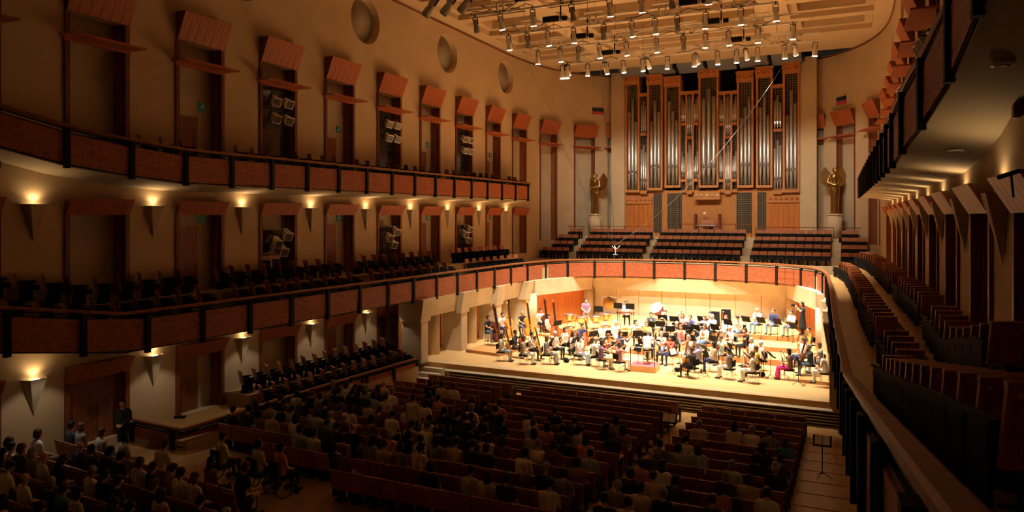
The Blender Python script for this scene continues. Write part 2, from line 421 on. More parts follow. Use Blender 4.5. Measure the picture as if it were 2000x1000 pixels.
# choir terraces behind the stage
CH = [(48.75, 4.0), (49.75, 4.45), (50.75, 4.9), (51.75, 5.35), (52.75, 5.6)]
for i, (y, z) in enumerate(CH):
    mb = MB(); y1 = CH[i + 1][0] if i < 4 else 57
    mb.box((0, (y + y1) / 2, (3.3 + z) / 2), (wall_x((y + y1) / 2) * 2 + .6, y1 - y, z - 3.3))
    struct(mb.build('choir_terrace', 'concrete'), f'{ordw(i + 1)} step of the choir terrace below the organ, counted from the stage', 'step')

# stage
STF = 30.0
poly = [(-11, STF), (11, STF), (11, 44), (6.5, 47.6), (-6.5, 47.6), (-11, 44)]
mb = MB(); mb.prism(poly, -.30, 0.0); st = mb.build('stage_floor', ['stage_floor']); struct(st, 'brightly lit pale wooden stage floor under the orchestra', 'stage')
mb = MB(); mb.prism([(-8.8, STF + .05), (11, STF + .05), (11, STF + .4), (-8.8, STF + .4)], -1.1, -.30)
sf = mb.build('stage_front', 'concrete'); struct(sf, 'low stage front wall with dark ventilation slats', 'stage')
for i in range(5):
    mb = MB(); mb.box((1.5, STF + .02, -.44 - i * .115), (18.6, .06, .05)); mb.build('slat', 'black_metal', sf)
    mb = MB(); mb.box((1.5, STF + .02, -.4975 - i * .115), (18.6, .06, .04)); mb.build('grille_gap', 'concrete', sf)
mb = MB(); mb.prism([(STF - .10, -.32), (STF + .5, -.32), (STF + .5, .004), (STF + .32, .004)], -11, 11, axis='x'); mb.build('stage_lip', 'concrete', sf)
for i in range(4):
    mb = MB(); mb.box((-8.6, STF - .25 - .28 * i, (-1.1 - .05 - .2 * i) / 2 - .1), (1.2, .3, .95 - .2 * i)); mb.build('stair_step', 'concrete', sf)

# stage side and back walls
def stage_sides(side, nm):
    ys = [29.7, 33.4, 37.2, 40.6]
    r = thing('stage_side_wall', f'concrete piers, lintels and orange wood panels along the {nm} edge of the stage', 'wall'); r['kind'] = 'structure'
    for i, y in enumerate(ys):
        x = rail_x(y) - .12
        mb = MB(); mb.box((side * (x + .62), y, 1.0), (1.15, .62, 2.0)); mb.build('pier', 'concrete', r)
        mb = MB(); mb.prism([(side * x, 2.0), (side * (x + 1.2), 2.0), (side * (x + 1.2), 3.11), (side * (x - .18), 3.11)], y - .45, y + .45, axis='y'); mb.build('pier_cap', 'concrete', r)
        if i == len(ys) - 1: break
        y1 = ys[i + 1]; xm = rail_x((y + y1) / 2) - .1
        mb = MB(); mb.prism([(side * (xm + .25), 2.15), (side * (xm + .8), 2.15), (side * (xm + .8), 3.11), (side * (xm + .02), 3.11)], y + .45, y1 - .45, axis='y'); mb.build('lintel', 'concrete', r)
        mb = MB(); mb.lathe([(.34, 0), (.34, 2.4)], 20, 0, Matrix.Translation((side * (xm + .95), (y + y1) / 2 + .35, 0))); mb.build('column', 'concrete', r)
        mb = MB(); mb.box((side * (xm + 1.75), y + 1.0, 1.5), (.08, 1.5, 3.0)); mb.build('wood_panel', 'orange_panel', r)
        mb = MB(); mb.box((side * (xm + 1.85), y + 2.7, 1.5), (.1, 2.2, 3.0)); mb.build('recess_back', 'concrete', r)
    # diagonal orange door panel and its lintel
    a = Vector((side * 8.3, 41.1)); b = Vector((side * 6.45, 46.6)); d = b - a; c = (a + b) / 2; an = atan2(d.y, d.x)
    n = Vector((-d.y, d.x)).normalized() * (1 if side > 0 else -1)
    for t0, t1 in ((0, .5), (.5, 1)):
        p = a + d * ((t0 + t1) / 2) - n * .35
        mb = MB(); mb.box((p.x, p.y, 1.2), (d.length * .5 - .03, .08, 2.4), rz=an); mb.build('wood_panel', 'orange_panel', r)
    p = c - n * .1; mb = MB(); mb.box((p.x, p.y, 2.65), (d.length, .7, .95), rz=an); mb.build('lintel', 'concrete', r)
    for t in (0.0, 1.0):
        p = a + d * t - n * .1
        mb = MB(); mb.lathe([(.36, 0), (.36, 2.3)], 20, 0, Matrix.Translation((p.x, p.y, 0))); mb.build('column', 'concrete', r)
stage_sides(-1, 'left'); stage_sides(1, 'right')
bw = thing('stage_back_wall', 'pale concrete panels of the stage back wall behind the percussion', 'wall', (0, 47, 0)); bw['kind'] = 'structure'
for i in range(8):
    mb = MB(); mb.box((-5.46 + i * 1.56, 0.05, 1.1), (1.53, .12, 2.5)); mb.build('panel', 'concrete', bw)
mb = MB(); mb.prism([(-.28, 2.2), (.3, 2.2), (.3, 3.05), (-.36, 3.05)], -6.6, 6.6, axis='x'); mb.build('lintel', 'concrete', bw)
mb = MB(); mb.box((0, .12, 1.1), (12.6, .05, 2.5)); mb.build('backing', 'grey_body', bw)

# ------------------------------------------------------------------ doors, hoods, sconces
def hood_meshes(z0, z1, y0, y1, half=1.06, n=6):
    b = MB(); b.prism([(0, z0), (y0 - .03, z0), (y1 - .03, z1), (0, z1)], -half, half, axis='x')
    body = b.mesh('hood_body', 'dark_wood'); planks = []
    L = hypot(y1 - y0, z1 - z0); tilt = atan2(y1 - y0, z1 - z0); wd = 2 * half / n
    p = MB(); p.box((0, 0, 0), (wd - .014, .03, L)); pm = p.mesh('plank', 'hood_wood')
    for i in range(n):
        planks.append(Matrix.Translation((-half + wd * (i + .5), (y0 + y1) / 2 - .012, (z0 + z1) / 2)) @ Matrix.Rotation(-tilt, 4, 'X'))
    return body, pm, planks
HOODS = {'up': hood_meshes(UP[1], 14.36, .10, .50), 'mid': hood_meshes(MID[1], 7.68, .08, .36), 'low': hood_meshes(LOW[1], 2.56, .08, .36)}
def jamb(z0, z1):
    return MB().box((0, -.09, (z0 + z1) / 2), (.15, .30, z1 - z0)).mesh('jamb', 'dark_wood'), MB().box((0, -.28, (z0 + z1) / 2), (.07, .34, z1 - z0)).mesh('inner_post', 'door_wood')
JAMB = {'up': jamb(*UP), 'mid': jamb(*MID), 'low': jamb(*LOW), 'tall': jamb(5.3, UP[1])}
SHELF = MB().box((0, .34, 0), (2.45, .68, .06)).box((0, .02, -.08), (2.2, .1, .12)).mesh('canopy_board', 'hood_wood')
def leaf_mesh(w, h): return MB().box((0, 0, h / 2), (w, .06, h)).box((0, .035, h * .5), (w - .24, .02, h - .3)).mesh('door_leaf', 'door_wood')
LEAF = leaf_mesh(1.02, 2.3); LEAFB = leaf_mesh(.9, 2.25)
HANDLE = MB().box((0, .08, 0), (.03, .05, .28)).box((0, .05, .1), (.03, .06, .03)).box((0, .05, -.1), (.03, .06, .03)).mesh('handle', 'chrome')
GLASS = MB().box((0, 0, 0), (1.7, .03, 1.0)).mesh('booth_pane', 'glass_dark')
EXIT = MB().box((0, 0, 0), (.30, .04, .30), 0).box((-.02, .025, .0), (.05, .02, .16), 1).box((.05, .025, -.04), (.10, .02, .04), 1).box((.0, .025, .1), (.05, .02, .05), 1).mesh('exit_sign', ['exit_green', 'sign_white'])
BOOTH = []
ND = 0
def make_door(path, s, level, kind, nm):
    global ND
    ND += 1
    p = path.pos(s, 0, 0); a = path.ang(s) - pi / 2
    r = link(bpy.data.objects.new('door_%d' % ND, None)); r.location = p; r.rotation_euler = (0, 0, a)
    r['kind'] = 'structure'; tag(r, nm, 'doorway')
    z0, z1 = {'up': UP, 'mid': MID, 'low': LOW, 'tall': (5.3, UP[1])}[level]
    body, pm, planks = HOODS['up' if level == 'tall' else level]
    h = place(body, 'hood', r)
    for m in planks: place(pm, 'plank', h, mx=m)
    for sx in (-1, 1):
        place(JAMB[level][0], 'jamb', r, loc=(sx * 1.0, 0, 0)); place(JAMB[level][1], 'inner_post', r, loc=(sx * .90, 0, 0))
    if level in ('up', 'tall'): place(SHELF, 'canopy_board', r, loc=(0, 0, 12.62))
    if kind == 'leaf':
        l = place(LEAF, 'door_leaf', r, loc=(.30 if path is LWALL else -.30, -.40, z0)); place(HANDLE, 'handle', l, loc=(.38, 0, 1.0))
        if level != 'low': place(EXIT, 'exit_sign', r, loc=(-.45 if path is LWALL else .45, -.43, z0 + 2.75 if level == 'up' else z0 + 2.6))
    elif kind == 'double':
        for sx in (-1, 1):
            l = place(LEAFB, 'door_leaf', r, loc=(sx * .46, -.25, z0)); place(HANDLE, 'handle', l, loc=(-sx * .34, 0, 1.0))
        mb = MB(); mb.box((0, -.25, z0 + 2.27), (1.85, .1, .06)); mb.build('transom', 'dark_wood', r)
    elif kind == 'booth':
        for q in range(int((z1 - z0) / 1.05)):
            place(GLASS, 'booth_pane', r, loc=(0, -.36, z0 + .55 + q * 1.05))
        BOOTH.append((r, level))
    return r
LV = {'up': 'upper balcony', 'mid': 'middle balcony', 'low': 'lower level'}
for path, sd in ((LWALL, 'left'), (RWALL, 'right')):
    for k in range(0, 10):
        for lv in ('up', 'mid', 'low'):
            if lv == 'low' and k > 5: continue
            kind = 'booth' if (k in (3, 5, 7) and lv != 'low' and not (sd == 'right' and lv == 'mid')) else ('plain' if (k == 9 or (lv == 'up' and k == 1) or (lv == 'mid' and k == 1) or (lv == 'low' and k == 3)) else ('double' if (lv == 'low' and k == 1) else 'leaf'))
            make_door(path, door_y(k) + 6, lv, kind, f'hooded red-brown doorway of the {LV[lv]}, {ordw(k + 1)} along the {sd} wall towards stage')
    for i, s in enumerate(CURVED_DOORS):
        make_door(path, s, 'tall', 'plain', f'tall hooded recess in the curved {sd} wall, {ordw(i + 1)} before the organ')

SCB = MB(); SCB.add([(-.36, 0, 0), (-.24, .27, 0), (.24, .27, 0), (.36, 0, 0), (0, .015, -1.08)], [(0, 1, 4), (1, 2, 4), (2, 3, 4), (3, 0, 4)])
SCB.add([(-.36, 0, 0), (-.24, .27, 0), (.24, .27, 0), (.36, 0, 0), (-.33, .01, 0), (-.22, .25, 0), (.22, .25, 0), (.33, .01, 0), (-.28, .01, -.12), (-.19, .21, -.12), (.19, .21, -.12), (.28, .01, -.12)],
        [(0, 1, 5, 4), (1, 2, 6, 5), (2, 3, 7, 6), (4, 5, 9, 8), (5, 6, 10, 9), (6, 7, 11, 10), (8, 9, 10, 11)])
SCM = SCB.mesh('shade', 'sconce'); BLB = MB().sphere((0, .12, -.05), (.13, .05, .04), 10, 6).mesh('bulb', 'bulb')
SCL = bpy.data.lights.new('sconce_light', 'SPOT'); SCL.energy = SCONCE_W; SCL.spot_size = radians(150); SCL.spot_blend = .8; SCL.color = WARM2; SCL.shadow_soft_size = .07
def sconce(path, s, z, label, grp):
    r = thing('wall_sconce', label, 'wall lamp', path.pos(s, .005, z), path.ang(s) - pi / 2, grp)
    place(SCM, 'shade', r); place(BLB, 'bulb', r)
    l = bpy.data.objects.new('sconce_light', SCL); COL.objects.link(l); l.parent = r; l.location = (0, .13, .04); l.rotation_euler = (pi, 0, 0)
for path, sd in ((LWALL, 'left'), (RWALL, 'right')):
    for k in range(0, 9):
        s = door_y(k) + BAY / 2 + 6
        sconce(path, s, 7.49, f'inverted triangular wall sconce, {ordw(k + 1)} along the {sd} middle balcony', 'triangular wall sconces')
        if k <= 4: sconce(path, s, 2.41, f'inverted triangular wall sconce, {ordw(k + 1)} along the {sd} lower level', 'triangular wall sconces')
# round downlights under the upper right balcony
for i, (x, y) in enumerate([(11.45, 10.6), (11.4, 14.6), (11.3, 18.6)]):
    r = thing('recessed_downlight', f'round recessed downlight under the upper right balcony, {ordw(i + 1)} from the camera', 'lamp', (x, y, 8.075 + up_z(y)))
    MB().lathe([(.13, -.02), (.13, .01), (.10, .012)], 20).build('ring', 'white_paint', r)
    MB().lathe([(.095, -.028), (.05, -.03)], 16).build('lens', 'lens_off', r)

# downlights in the underside of the middle left balcony; they draw the scallops on the low wall
DNL = bpy.data.lights.new('down_light', 'SPOT'); DNL.energy = DOWN_W; DNL.color = WARM; DNL.spot_size = radians(96); DNL.spot_blend = .35; DNL.shadow_soft_size = .05
RNG_ = MB().lathe([(.11, -.02), (.11, .01), (.085, .012)], 18).mesh('ring', 'white_paint'); LN_ = MB().lathe([(.08, -.026), (.05, -.03)], 14).mesh('lens', 'lens')
for k in range(0, 6):
    y = door_y(k) + BAY / 2 - (.0 if k < 5 else .9)
    r = thing('recessed_downlight', f'recessed downlight under the left middle balcony, {ordw(k + 1)} towards the stage', 'lamp', (-10.75, y, 3.035 + mid_z(y)))
    place(RNG_, 'ring', r); place(LN_, 'lens', r)
    l = bpy.data.objects.new('down_light', DNL); COL.objects.link(l); l.parent = r; l.location = (0, 0, -.05)

# ------------------------------------------------------------------ parapets
def parapet(name, label, pts, post_step=1.97, panel_h=.90, gap=.26, inward=1, ends=True):
    P = Path(pts, inward); r = thing(name, label, 'balcony parapet'); r['kind'] = 'structure'
    n = max(1, round(P.len / post_step)); S = [P.len * i / n for i in range(n + 1)]
    zb = gap + panel_h
    rail = MB(); Q = sorted(set([P.len * i / 120 for i in range(121)] + P.L)); Q = [q for i, q in enumerate(Q) if i == 0 or q - Q[i - 1] > .02]
    prof = [(-.075, 0), (-.075, -.05), (-.04, -.08), (.05, -.08), (.075, -.05), (.075, 0), (.05, .015), (-.05, .015)]
    vs = []
    for q in Q:
        c = P.pos(q); nrm = P.pos(q, 1) - c
        for (o, z) in prof: vs.append((c.x + nrm.x * o, c.y + nrm.y * o, c.z + z))
    k = len(prof); fs = [(i * k + j, i * k + (j + 1) % k, (i + 1) * k + (j + 1) % k, (i + 1) * k + j) for i in range(len(Q) - 1) for j in range(k)]
    fs += [tuple(range(k)), tuple(range((len(Q) - 1) * k, len(Q) * k))]
    rail.add(vs, fs); rail.build('handrail', 'rail_wood', r)
    bars = MB()
    for a, b in zip(Q, Q[1:]):
        for z in (-.13, -gap + .02, -zb - .02): bars.bar(P.pos(a, 0) + Vector((0, 0, z)), P.pos(b, 0) + Vector((0, 0, z)), .05, .04)
    bars.build('steel_bars', 'black_metal', r)
    for i in range(n):
        a, b = P.pos(S[i], .03), P.pos(S[i + 1], .03); d = b - a; L = hypot(d.x, d.y); pz = -gap - panel_h / 2
        mb = MB(); e = d.normalized(); hx = e * (L / 2 - .085); nn = Vector((-d.y, d.x, 0)).normalized() * .02; c = (a + b) / 2; hz = Vector((0, 0, panel_h / 2))
        # panel kept square to its own bay: bar-shaped, a little proud of the steel
        hx.z = d.z / 2 * (1 - .17 / L)
        v = [-hx - nn - hz, hx - nn - hz, hx + nn - hz, -hx + nn - hz, -hx - nn + hz, hx - nn + hz, hx + nn + hz, -hx + nn + hz]
        mb.add(v, [(3, 2, 1, 0), (4, 5, 6, 7), (0, 1, 5, 4), (1, 2, 6, 5), (2, 3, 7, 6), (3, 0, 4, 7)])
        o = mb.build('woven_panel', 'panel_weave', r); o.location = c + Vector((0, 0, pz))
    pm = MB().box((0, 0, -(zb + .06) / 2 - .09), (.15, .13, zb + .02)).mesh('post', 'black_metal')
    for q in S:
        p = P.pos(q, .055); place(pm, 'post', r, loc=p, rz=P.ang(q) - pi / 2)
    return r
half = [(10.1, 1.2, 6.48), (9.70, 14.3, 4.28), (9.33, 22.8, 4.28), (9.0, 32.4, 4.28)] + [(p.x, p.y, 4.28) for p in MIDR]
parapet('balcony_parapet', 'middle balcony parapet with woven red-brown panels curving round the whole stage', [(-x, y, z) for x, y, z in half] + [(x, y, z) for x, y, z in reversed(half[:-1])], inward=-1)
for side, nm, inw in ((-1, 'left', -1), (1, 'right', 1)):
    up = [(uprail_x(y), y, 9.42 + up_z(y)) for y in (3.5, 6, 8, 10, 11.7, 12.5, 13.3, 14.3, 15.3, 16.3, 17.2)] + [(10.2, 45, 9.42), (11.7, 45.1, 9.42)]
    parapet('balcony_parapet', f'upper {nm} balcony parapet with woven panels between black posts', [(side * x, y, z) for x, y, z in up], post_step=1.97, panel_h=.88, inward=inw)
parapet('box_parapet', 'low wooden rail and panels round the side box at lower left', [(-11.75, 16.15, .42), (-9.45, 16.1, .40), (-9.3, 22.8, .40), (-8.95, 28.9, .40), (-10.9, 29.0, .40)], panel_h=.36, gap=.22, inward=-1)
mb = MB(); mb.prism([(-11.85, 16.1), (-9.42, 16.1), (-9.25, 22.8), (-8.9, 28.95), (-11.85, 29.2)], -1.1, .0)
struct(mb.build('box_floor', ['hall_floor']), 'wooden floor of the raised side box at lower left', 'floor')
mb = MB(); mb.prism([(-9.5, 16.2), (-9.40, 16.2), (-9.23, 22.8), (-8.88, 28.95), (-9.0, 28.95)], -1.1, -.05); struct(mb.build('box_wall', 'plaster'), 'plaster base of the side box facing the stalls', 'wall')

mb = MB(); mb.prism([(-11.85, 20.0), (-10.55, 20.0), (-10.2, 28.9), (-11.85, 29.1)], 0.0, .45)
struct(mb.build('box_step', ['hall_floor']), 'raised step for the wall side seats of the lower left box', 'step')

# ------------------------------------------------------------------ theatre seats (sitter faces local +Y)
def seat_parts(wood, h=.82):
    tilt = Matrix.Rotation(radians(12), 4, 'X')
    B = Matrix.Translation((0, -.20, .30)) @ tilt
    b = MB(); bh = h - .28
    b.box((0, 0, bh / 2), (.485, .035, bh), 0, mx=B); b.box((0, .0, bh - .015), (.495, .05, .04), 0, mx=B)
    b.box((0, -.12, .17), (.10, .20, .34), 1); b.box((0, -.12, .01), (.30, .26, .02), 1)
    st = MB()
    for i in range(5): st.box((-.18 + .09 * i, -.021, bh - .075), (.030, .012, .030), 0, mx=B)
    bp = MB().box((0, .045, bh * .30), (.44, .06, bh * .44), 0, mx=B)
    sp = MB().box((0, .06, .40), (.45, .44, .09)).box((0, .06, .345), (.42, .40, .03))
    ar = MB().box((0, .0, .56), (.05, .40, .035), 0).box((0, -.02, .30), (.035, .26, .50), 0)
    return b, st, bp, sp, ar
SM = {}
for key, wood in (('stall', 'stall_wood'), ('balcony', 'seat_wood')):
    b, st, bp, sp, ar = seat_parts(wood)
    SM[key] = (b.mesh('back_shell', [wood, 'black_metal']), st.mesh('stud_row', 'stud'), bp.mesh('back_pad', 'black_fabric'), sp.mesh('seat_pad', 'black_fabric'), ar.mesh('armrest', 'black_metal'))
    j = MB(); b2, st2, bp2, sp2, ar2 = seat_parts(wood)
    for src, mi in ((b2, None), (st2, 2), (bp2, 3), (sp2, 3)): j.add(src.v, src.f, 0); j.m[-len(src.f):] = src.m if mi is None else [mi] * len(src.f)
    for sx in (-.255, .255): j.add([(v[0] + sx, v[1], v[2]) for v in ar2.v], ar2.f, 1)
    SM[key + '_one'] = j.mesh('theatre_seat', [wood, 'black_metal', 'stud', 'black_fabric'])
def seat(key, loc, rz, label, grp, parts=True, name='balcony_seat'):
    if not parts:
        o = place(SM[key + '_one'], name, loc=loc, rz=rz); return tag(o, label, 'theatre seat', grp)
    r = thing(name, label, 'theatre seat', loc, rz, grp)
    bs, st, bp, sp, ar = SM[key]
    s = place(bs, 'back_shell', r); place(st, 'stud_row', s)['kind'] = 'stuff'; place(bp, 'back_pad', r); place(sp, 'seat_pad', r)
    for sx in (-.255, .255): place(ar, 'armrest', r, loc=(sx, 0, 0))
    return r
# balcony side seats: two columns, turned towards the stage
def gaps(y): return any(abs(y - door_y(k)) < .55 for k in (2, 4, 6, 8))
for side, nm in ((-1, 'left'), (1, 'right')):
    for col in (0, 1):
        y = 5.2 if side > 0 else 11.0; i = 0
        while y < 42.5:
            ok = not gaps(y)
            if ok:
                i += 1
                x = rail_x(y) + ((1.0 if y > 15 else .72) if col == 0 else 2.0); x = min(x, HALFW - .42); z = 3.852 + mid_z(y) + (.57 if col else 0)
                turn = radians(28) if y < 34.5 else radians(82 + (y - 34.5) * 2.0)
                if side > 0: turn = radians(16) if y < 33 else radians(16 + (y - 33) * 2.0)
                if not (col == 1 and x < rail_x(y) + 1.6):
                    seat('balcony', (side * x, y, z), turn * side, f'{"front" if col == 0 else "wall side"} row seat on the {nm} middle balcony, {ordw(i)} counted towards the stage', f'seats of the {nm} middle balcony')
            y += .78
# upper left seats: only their tops rise above the rail
i = 0; y = 14.6
while y < 44.4:
    if not gaps(y):
        i += 1; x = uprail_x(y) + .5
        seat('balcony', (-x, y, 8.95), -radians(35), f'seat top behind the upper left rail, {ordw(i)} counted towards the stage', 'seats of the upper left balcony', parts=False, name='theatre_chair')
    y += .80
# lower left box
i = 0
for col in (0, 1):
    for j in range(14):
        y = 20.4 + j * .64
        x = 9.62 - .045 * j + .30 + col * 1.0
        seat('balcony', (-x - .12, y, .002 + .45 * col), -radians(30), f'{"front" if col == 0 else "wall side"} row seat in the lower left side box, {ordw(j + 1)} towards the stage', 'seats of the lower left box')
# choir seats facing the audience (local +Y turned to -Y)
def choir(xa, xb, rows, rot, blk, cx=0, cy=0):
    n = int(round((xb - xa) / .54))
    for ri in rows:
        y, z = CH[ri][0] + .40, CH[ri][1]
        for j in range(n):
            x = xa + (xb - xa) * (j + .5) / n
            lx, ly = x, y
            if rot: lx = cx + (x - cx) * cos(rot) - (y - cy) * sin(rot); ly = cy + (x - cx) * sin(rot) + (y - cy) * cos(rot)
            if abs(lx) > wall_x(ly) - .35: continue
            seat('balcony', (lx, ly, z + .002), pi + rot, f'choir seat in the {blk} block, {ordw(ri + 1)} row up, {ordw(j + 1)} from the left', 'choir seats below the organ', parts=False, name='theatre_chair')
choir(-2.9, 3.1, range(4), 0, 'centre'); choir(-8.3, -3.5, range(4), 0, 'left'); choir(3.75, 8.6, range(4), 0, 'right')
choir(-11.2, -9.0, range(0, 4), 0, 'far left'); choir(9.2, 11.2, range(0, 4), 0, 'far right')
# front row on the flat balcony floor behind the curved parapet
choir_front = 0
# thin choir railings
def railing(pts, z, label, h=.55, step=1.15):
    r = thing('choir_railing', label, 'railing'); mb = MB()
    for a, b in zip(pts, pts[1:]): mb.bar((a[0], a[1], z + h), (b[0], b[1], z + h), .05, .05)
    mb.build('top_bar', 'dark_wood', r)
    for a, b in zip(pts, pts[1:]):
        L = hypot(b[0] - a[0], b[1] - a[1]); n = max(1, round(L / step))
        for i in range(n + 1):
            t = i / n; m2 = MB(); m2.box((a[0] + (b[0] - a[0]) * t, a[1] + (b[1] - a[1]) * t, z + h / 2), (.03, .03, h)); m2.build('upright', 'black_metal', r)
railing([(-8.3, 52.9), (-3.4, 52.9)], 5.6, 'thin dark railing behind the left choir block', .75)
railing([(-1.6, 52.9), (2.3, 52.9), (3.4, 52.9)], 5.6, 'thin dark railing in front of the organ console', .95)
railing([(3.7, 52.9), (8.7, 52.9)], 5.6, 'thin dark railing behind the right choir block', .75)
railing([(-10.6, 52.6), (-9.0, 52.6)], 5.6, 'short railing behind the far left choir seats', .75)
railing([(9.2, 52.6), (10.5, 52.6)], 5.6, 'short railing behind the far right choir seats', .75)

# ------------------------------------------------------------------ organ
OY = 55.0
og = thing('pipe_organ', 'tall wooden pipe organ with silver pipes filling the end wall', 'organ', (0, OY, 5.6))
OX0, OX1 = 1221.0, 1562.0
def ox(px): return at_y(px, 400, OY).x
def oz(px, py): return at_y(px, py, OY).z - 5.6
PIPEM = {}
def pipe(parent, x, z0, z1, r, y=-.10, mouth=.20):
    """flue pipe: cone foot, mouth, cylinder"""
    L = z1 - z0; foot = max(.35, L * mouth)
    key = (round(L, 2), round(r, 3))
    if key not in PIPEM:
        mb = MB(); mb.lathe([(r * .25, 0), (r * .98, foot), (r, foot + .02), (r, L), (r * .86, L), (r * .86, L - .05)], 12, 0)
        mb.box((0, -r * .97, foot + .12), (r * 1.1, .05, .20), 1); mb.lathe([(r * 1.08, foot - .03), (r * 1.08, foot + .03)], 12, 1)
        PIPEM[key] = mb.mesh('pipe', ['pipe', 'pipe_mouth'])
    return place(PIPEM[key], 'pipe', parent, loc=(x, y, z0))
def lattice(parent, x0, x1, z0, z1, y=.05, step=.17):
    mb = MB()
    nx = max(2, int((x1 - x0) / step)); nz = max(2, int((z1 - z0) / step))
    for i in range(nx + 1): mb.box((x0 + (x1 - x0) * i / nx, y, (z0 + z1) / 2), (.028, .02, z1 - z0))
    for i in range(nz + 1): mb.box(((x0 + x1) / 2, y, z0 + (z1 - z0) * i / nz), (x1 - x0, .02, .028))
    mb.build('lattice_screen', 'lattice', parent)
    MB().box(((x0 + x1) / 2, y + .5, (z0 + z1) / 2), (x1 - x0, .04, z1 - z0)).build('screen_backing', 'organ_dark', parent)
def tower(px0, px1, ptop, pbot, tops, foot_py, dep=.9):
    """case tower between two columns of the photograph: frame, cornice with three round holes, lattice and three pipes"""
    x0, x1 = ox(px0), ox(px1); c = (px0 + px1) / 2; zt = oz(c, ptop); zb = oz(c, pbot); wd = x1 - x0
    t = link(bpy.data.objects.new('tower', None)); t.parent = og
    fr = MB()
    for x in (x0 + .07, x1 - .07): fr.box((x, 0, (zt + zb) / 2), (.14, .36, zt - zb))
    fr.box(((x0 + x1) / 2, 0, zb + .10), (wd, .40, .20)); fr.build('frame', 'organ_wood', t)
    cor = MB(); ch = .72
    cor.box(((x0 + x1) / 2, -.06, zt - ch / 2), (wd + .06, .55, ch)); cor.box(((x0 + x1) / 2, -.08, zt + .03), (wd + .18, .66, .08)); cor.build('cornice', 'organ_wood', t)
    for i in range(3):
        m = Matrix.Translation((x0 + wd * (i + .5) / 3, -.36, zt - ch * .45)) @ Matrix.Rotation(pi / 2, 4, 'X')
        MB().lathe([(.15, -.02), (.15, .03), (.105, .03), (.09, -.01)], 14, 0, m).build('rosette', 'orange_panel', t)
    sd = MB(); sd.box((x0 + .04, .6, (zt + zb) / 2), (.06, 1.0, zt - zb)); sd.box((x1 - .04, .6, (zt + zb) / 2), (.06, 1.0, zt - zb)); sd.build('case_side', 'organ_wood', t)
    lattice(t, x0 + .14, x1 - .14, zb + .2, zt - ch)
    n = len(tops); zf = oz(c, foot_py)
    for i, pt in enumerate(tops):
        pipe(t, x0 + .17 + (wd - .34) * (i + .5) / n, zb + .2, oz(c, pt), (wd - .36) / n / 2 * .92, -.04, mouth=(zf - zb - .2) / (oz(c, pt) - zb - .2))
tower(1222, 1250, 148, 376, [220, 194, 238], 339); tower(1265, 1295, 148, 372, [237, 197, 219], 328)
tower(1299, 1330, 152, 367, [198, 218, 235], 328); tower(1365, 1404, 133, 367, [192, 174, 190], 327)
tower(1440, 1472, 142, 367, [230, 210, 190], 324); tower(1477, 1509, 133, 367, [210, 185, 226], 324)
tower(1529, 1562, 124, 376, [225, 177, 203], 334)
def bay(px0, px1, ptop, pbot, sets):
    x0, x1 = ox(px0), ox(px1); c = (px0 + px1) / 2; t = link(bpy.data.objects.new('pipe_bay', None)); t.parent = og
    zt, zb = oz(c, ptop), oz(c, pbot)
    MB().box(((x0 + x1) / 2, .05, zt - .12), (x1 - x0, .3, .24)).box(((x0 + x1) / 2, .05, zb + .08), (x1 - x0, .3, .16)).build('crossbeam', 'organ_wood', t)
    lattice(t, x0, x1, zb + .15, zt - .24, .22)
    for (a, b, pb, tops, foot) in sets:
        xa, xb = ox(a), ox(b); n = len(tops); z0 = oz(c, pb)
        MB().box(((xa + xb) / 2, -.02, z0 - .10), (xb - xa, .34, .20)).build('pipe_shelf', 'organ_wood', t)
        for i, pt in enumerate(tops):
            pipe(t, xa + (xb - xa) * (i + .5) / n, z0, oz(c, pt), (xb - xa) / n / 2 * .9, -.06, mouth=max(.08, (oz(c, foot) - z0) / (oz(c, pt) - z0)))
    return t
bay(1250, 1265, 182, 376, [(1252, 1263, 260, [205, 197, 209], 253), (1251, 1264, 374, [292, 284, 298], 355)])
bay(1509, 1529, 165, 376, [(1511, 1527, 252, [196, 186, 200], 246), (1511, 1527, 374, [290, 274, 284], 352)])
for (a, b) in ((1330, 1365), (1404, 1440)):
    t = bay(a, b, 178, 376, [(a + 1, a + 10, 240, [190, 196, 204], 232), (b - 10, b - 1, 240, [204, 196, 190], 232), (a + 12, b - 12, 266, [191, 187, 192], 250),
                             (a + 1, a + 11, 350, [296, 305, 312], 344), (b - 11, b - 1, 350, [312, 305, 296], 344), (a + 12, b - 12, 374, [298, 280, 284, 296], 356)])
    for px in (a + 11, b - 11):
        x = ox(px); MB().box((x, -.02, oz(px, 277)), (.12, .3, oz(px, 180) - oz(px, 374))).build('mullion', 'organ_wood', t)
    for i in range(3):
        m = Matrix.Translation((ox(a + 14 + i * 3.5), -.22, oz(a + 15, 269))) @ Matrix.Rotation(pi / 2, 4, 'X')
        MB().lathe([(.06, 0), (.06, .05)], 10, 0, m).build('rosette', 'orange_panel', t)
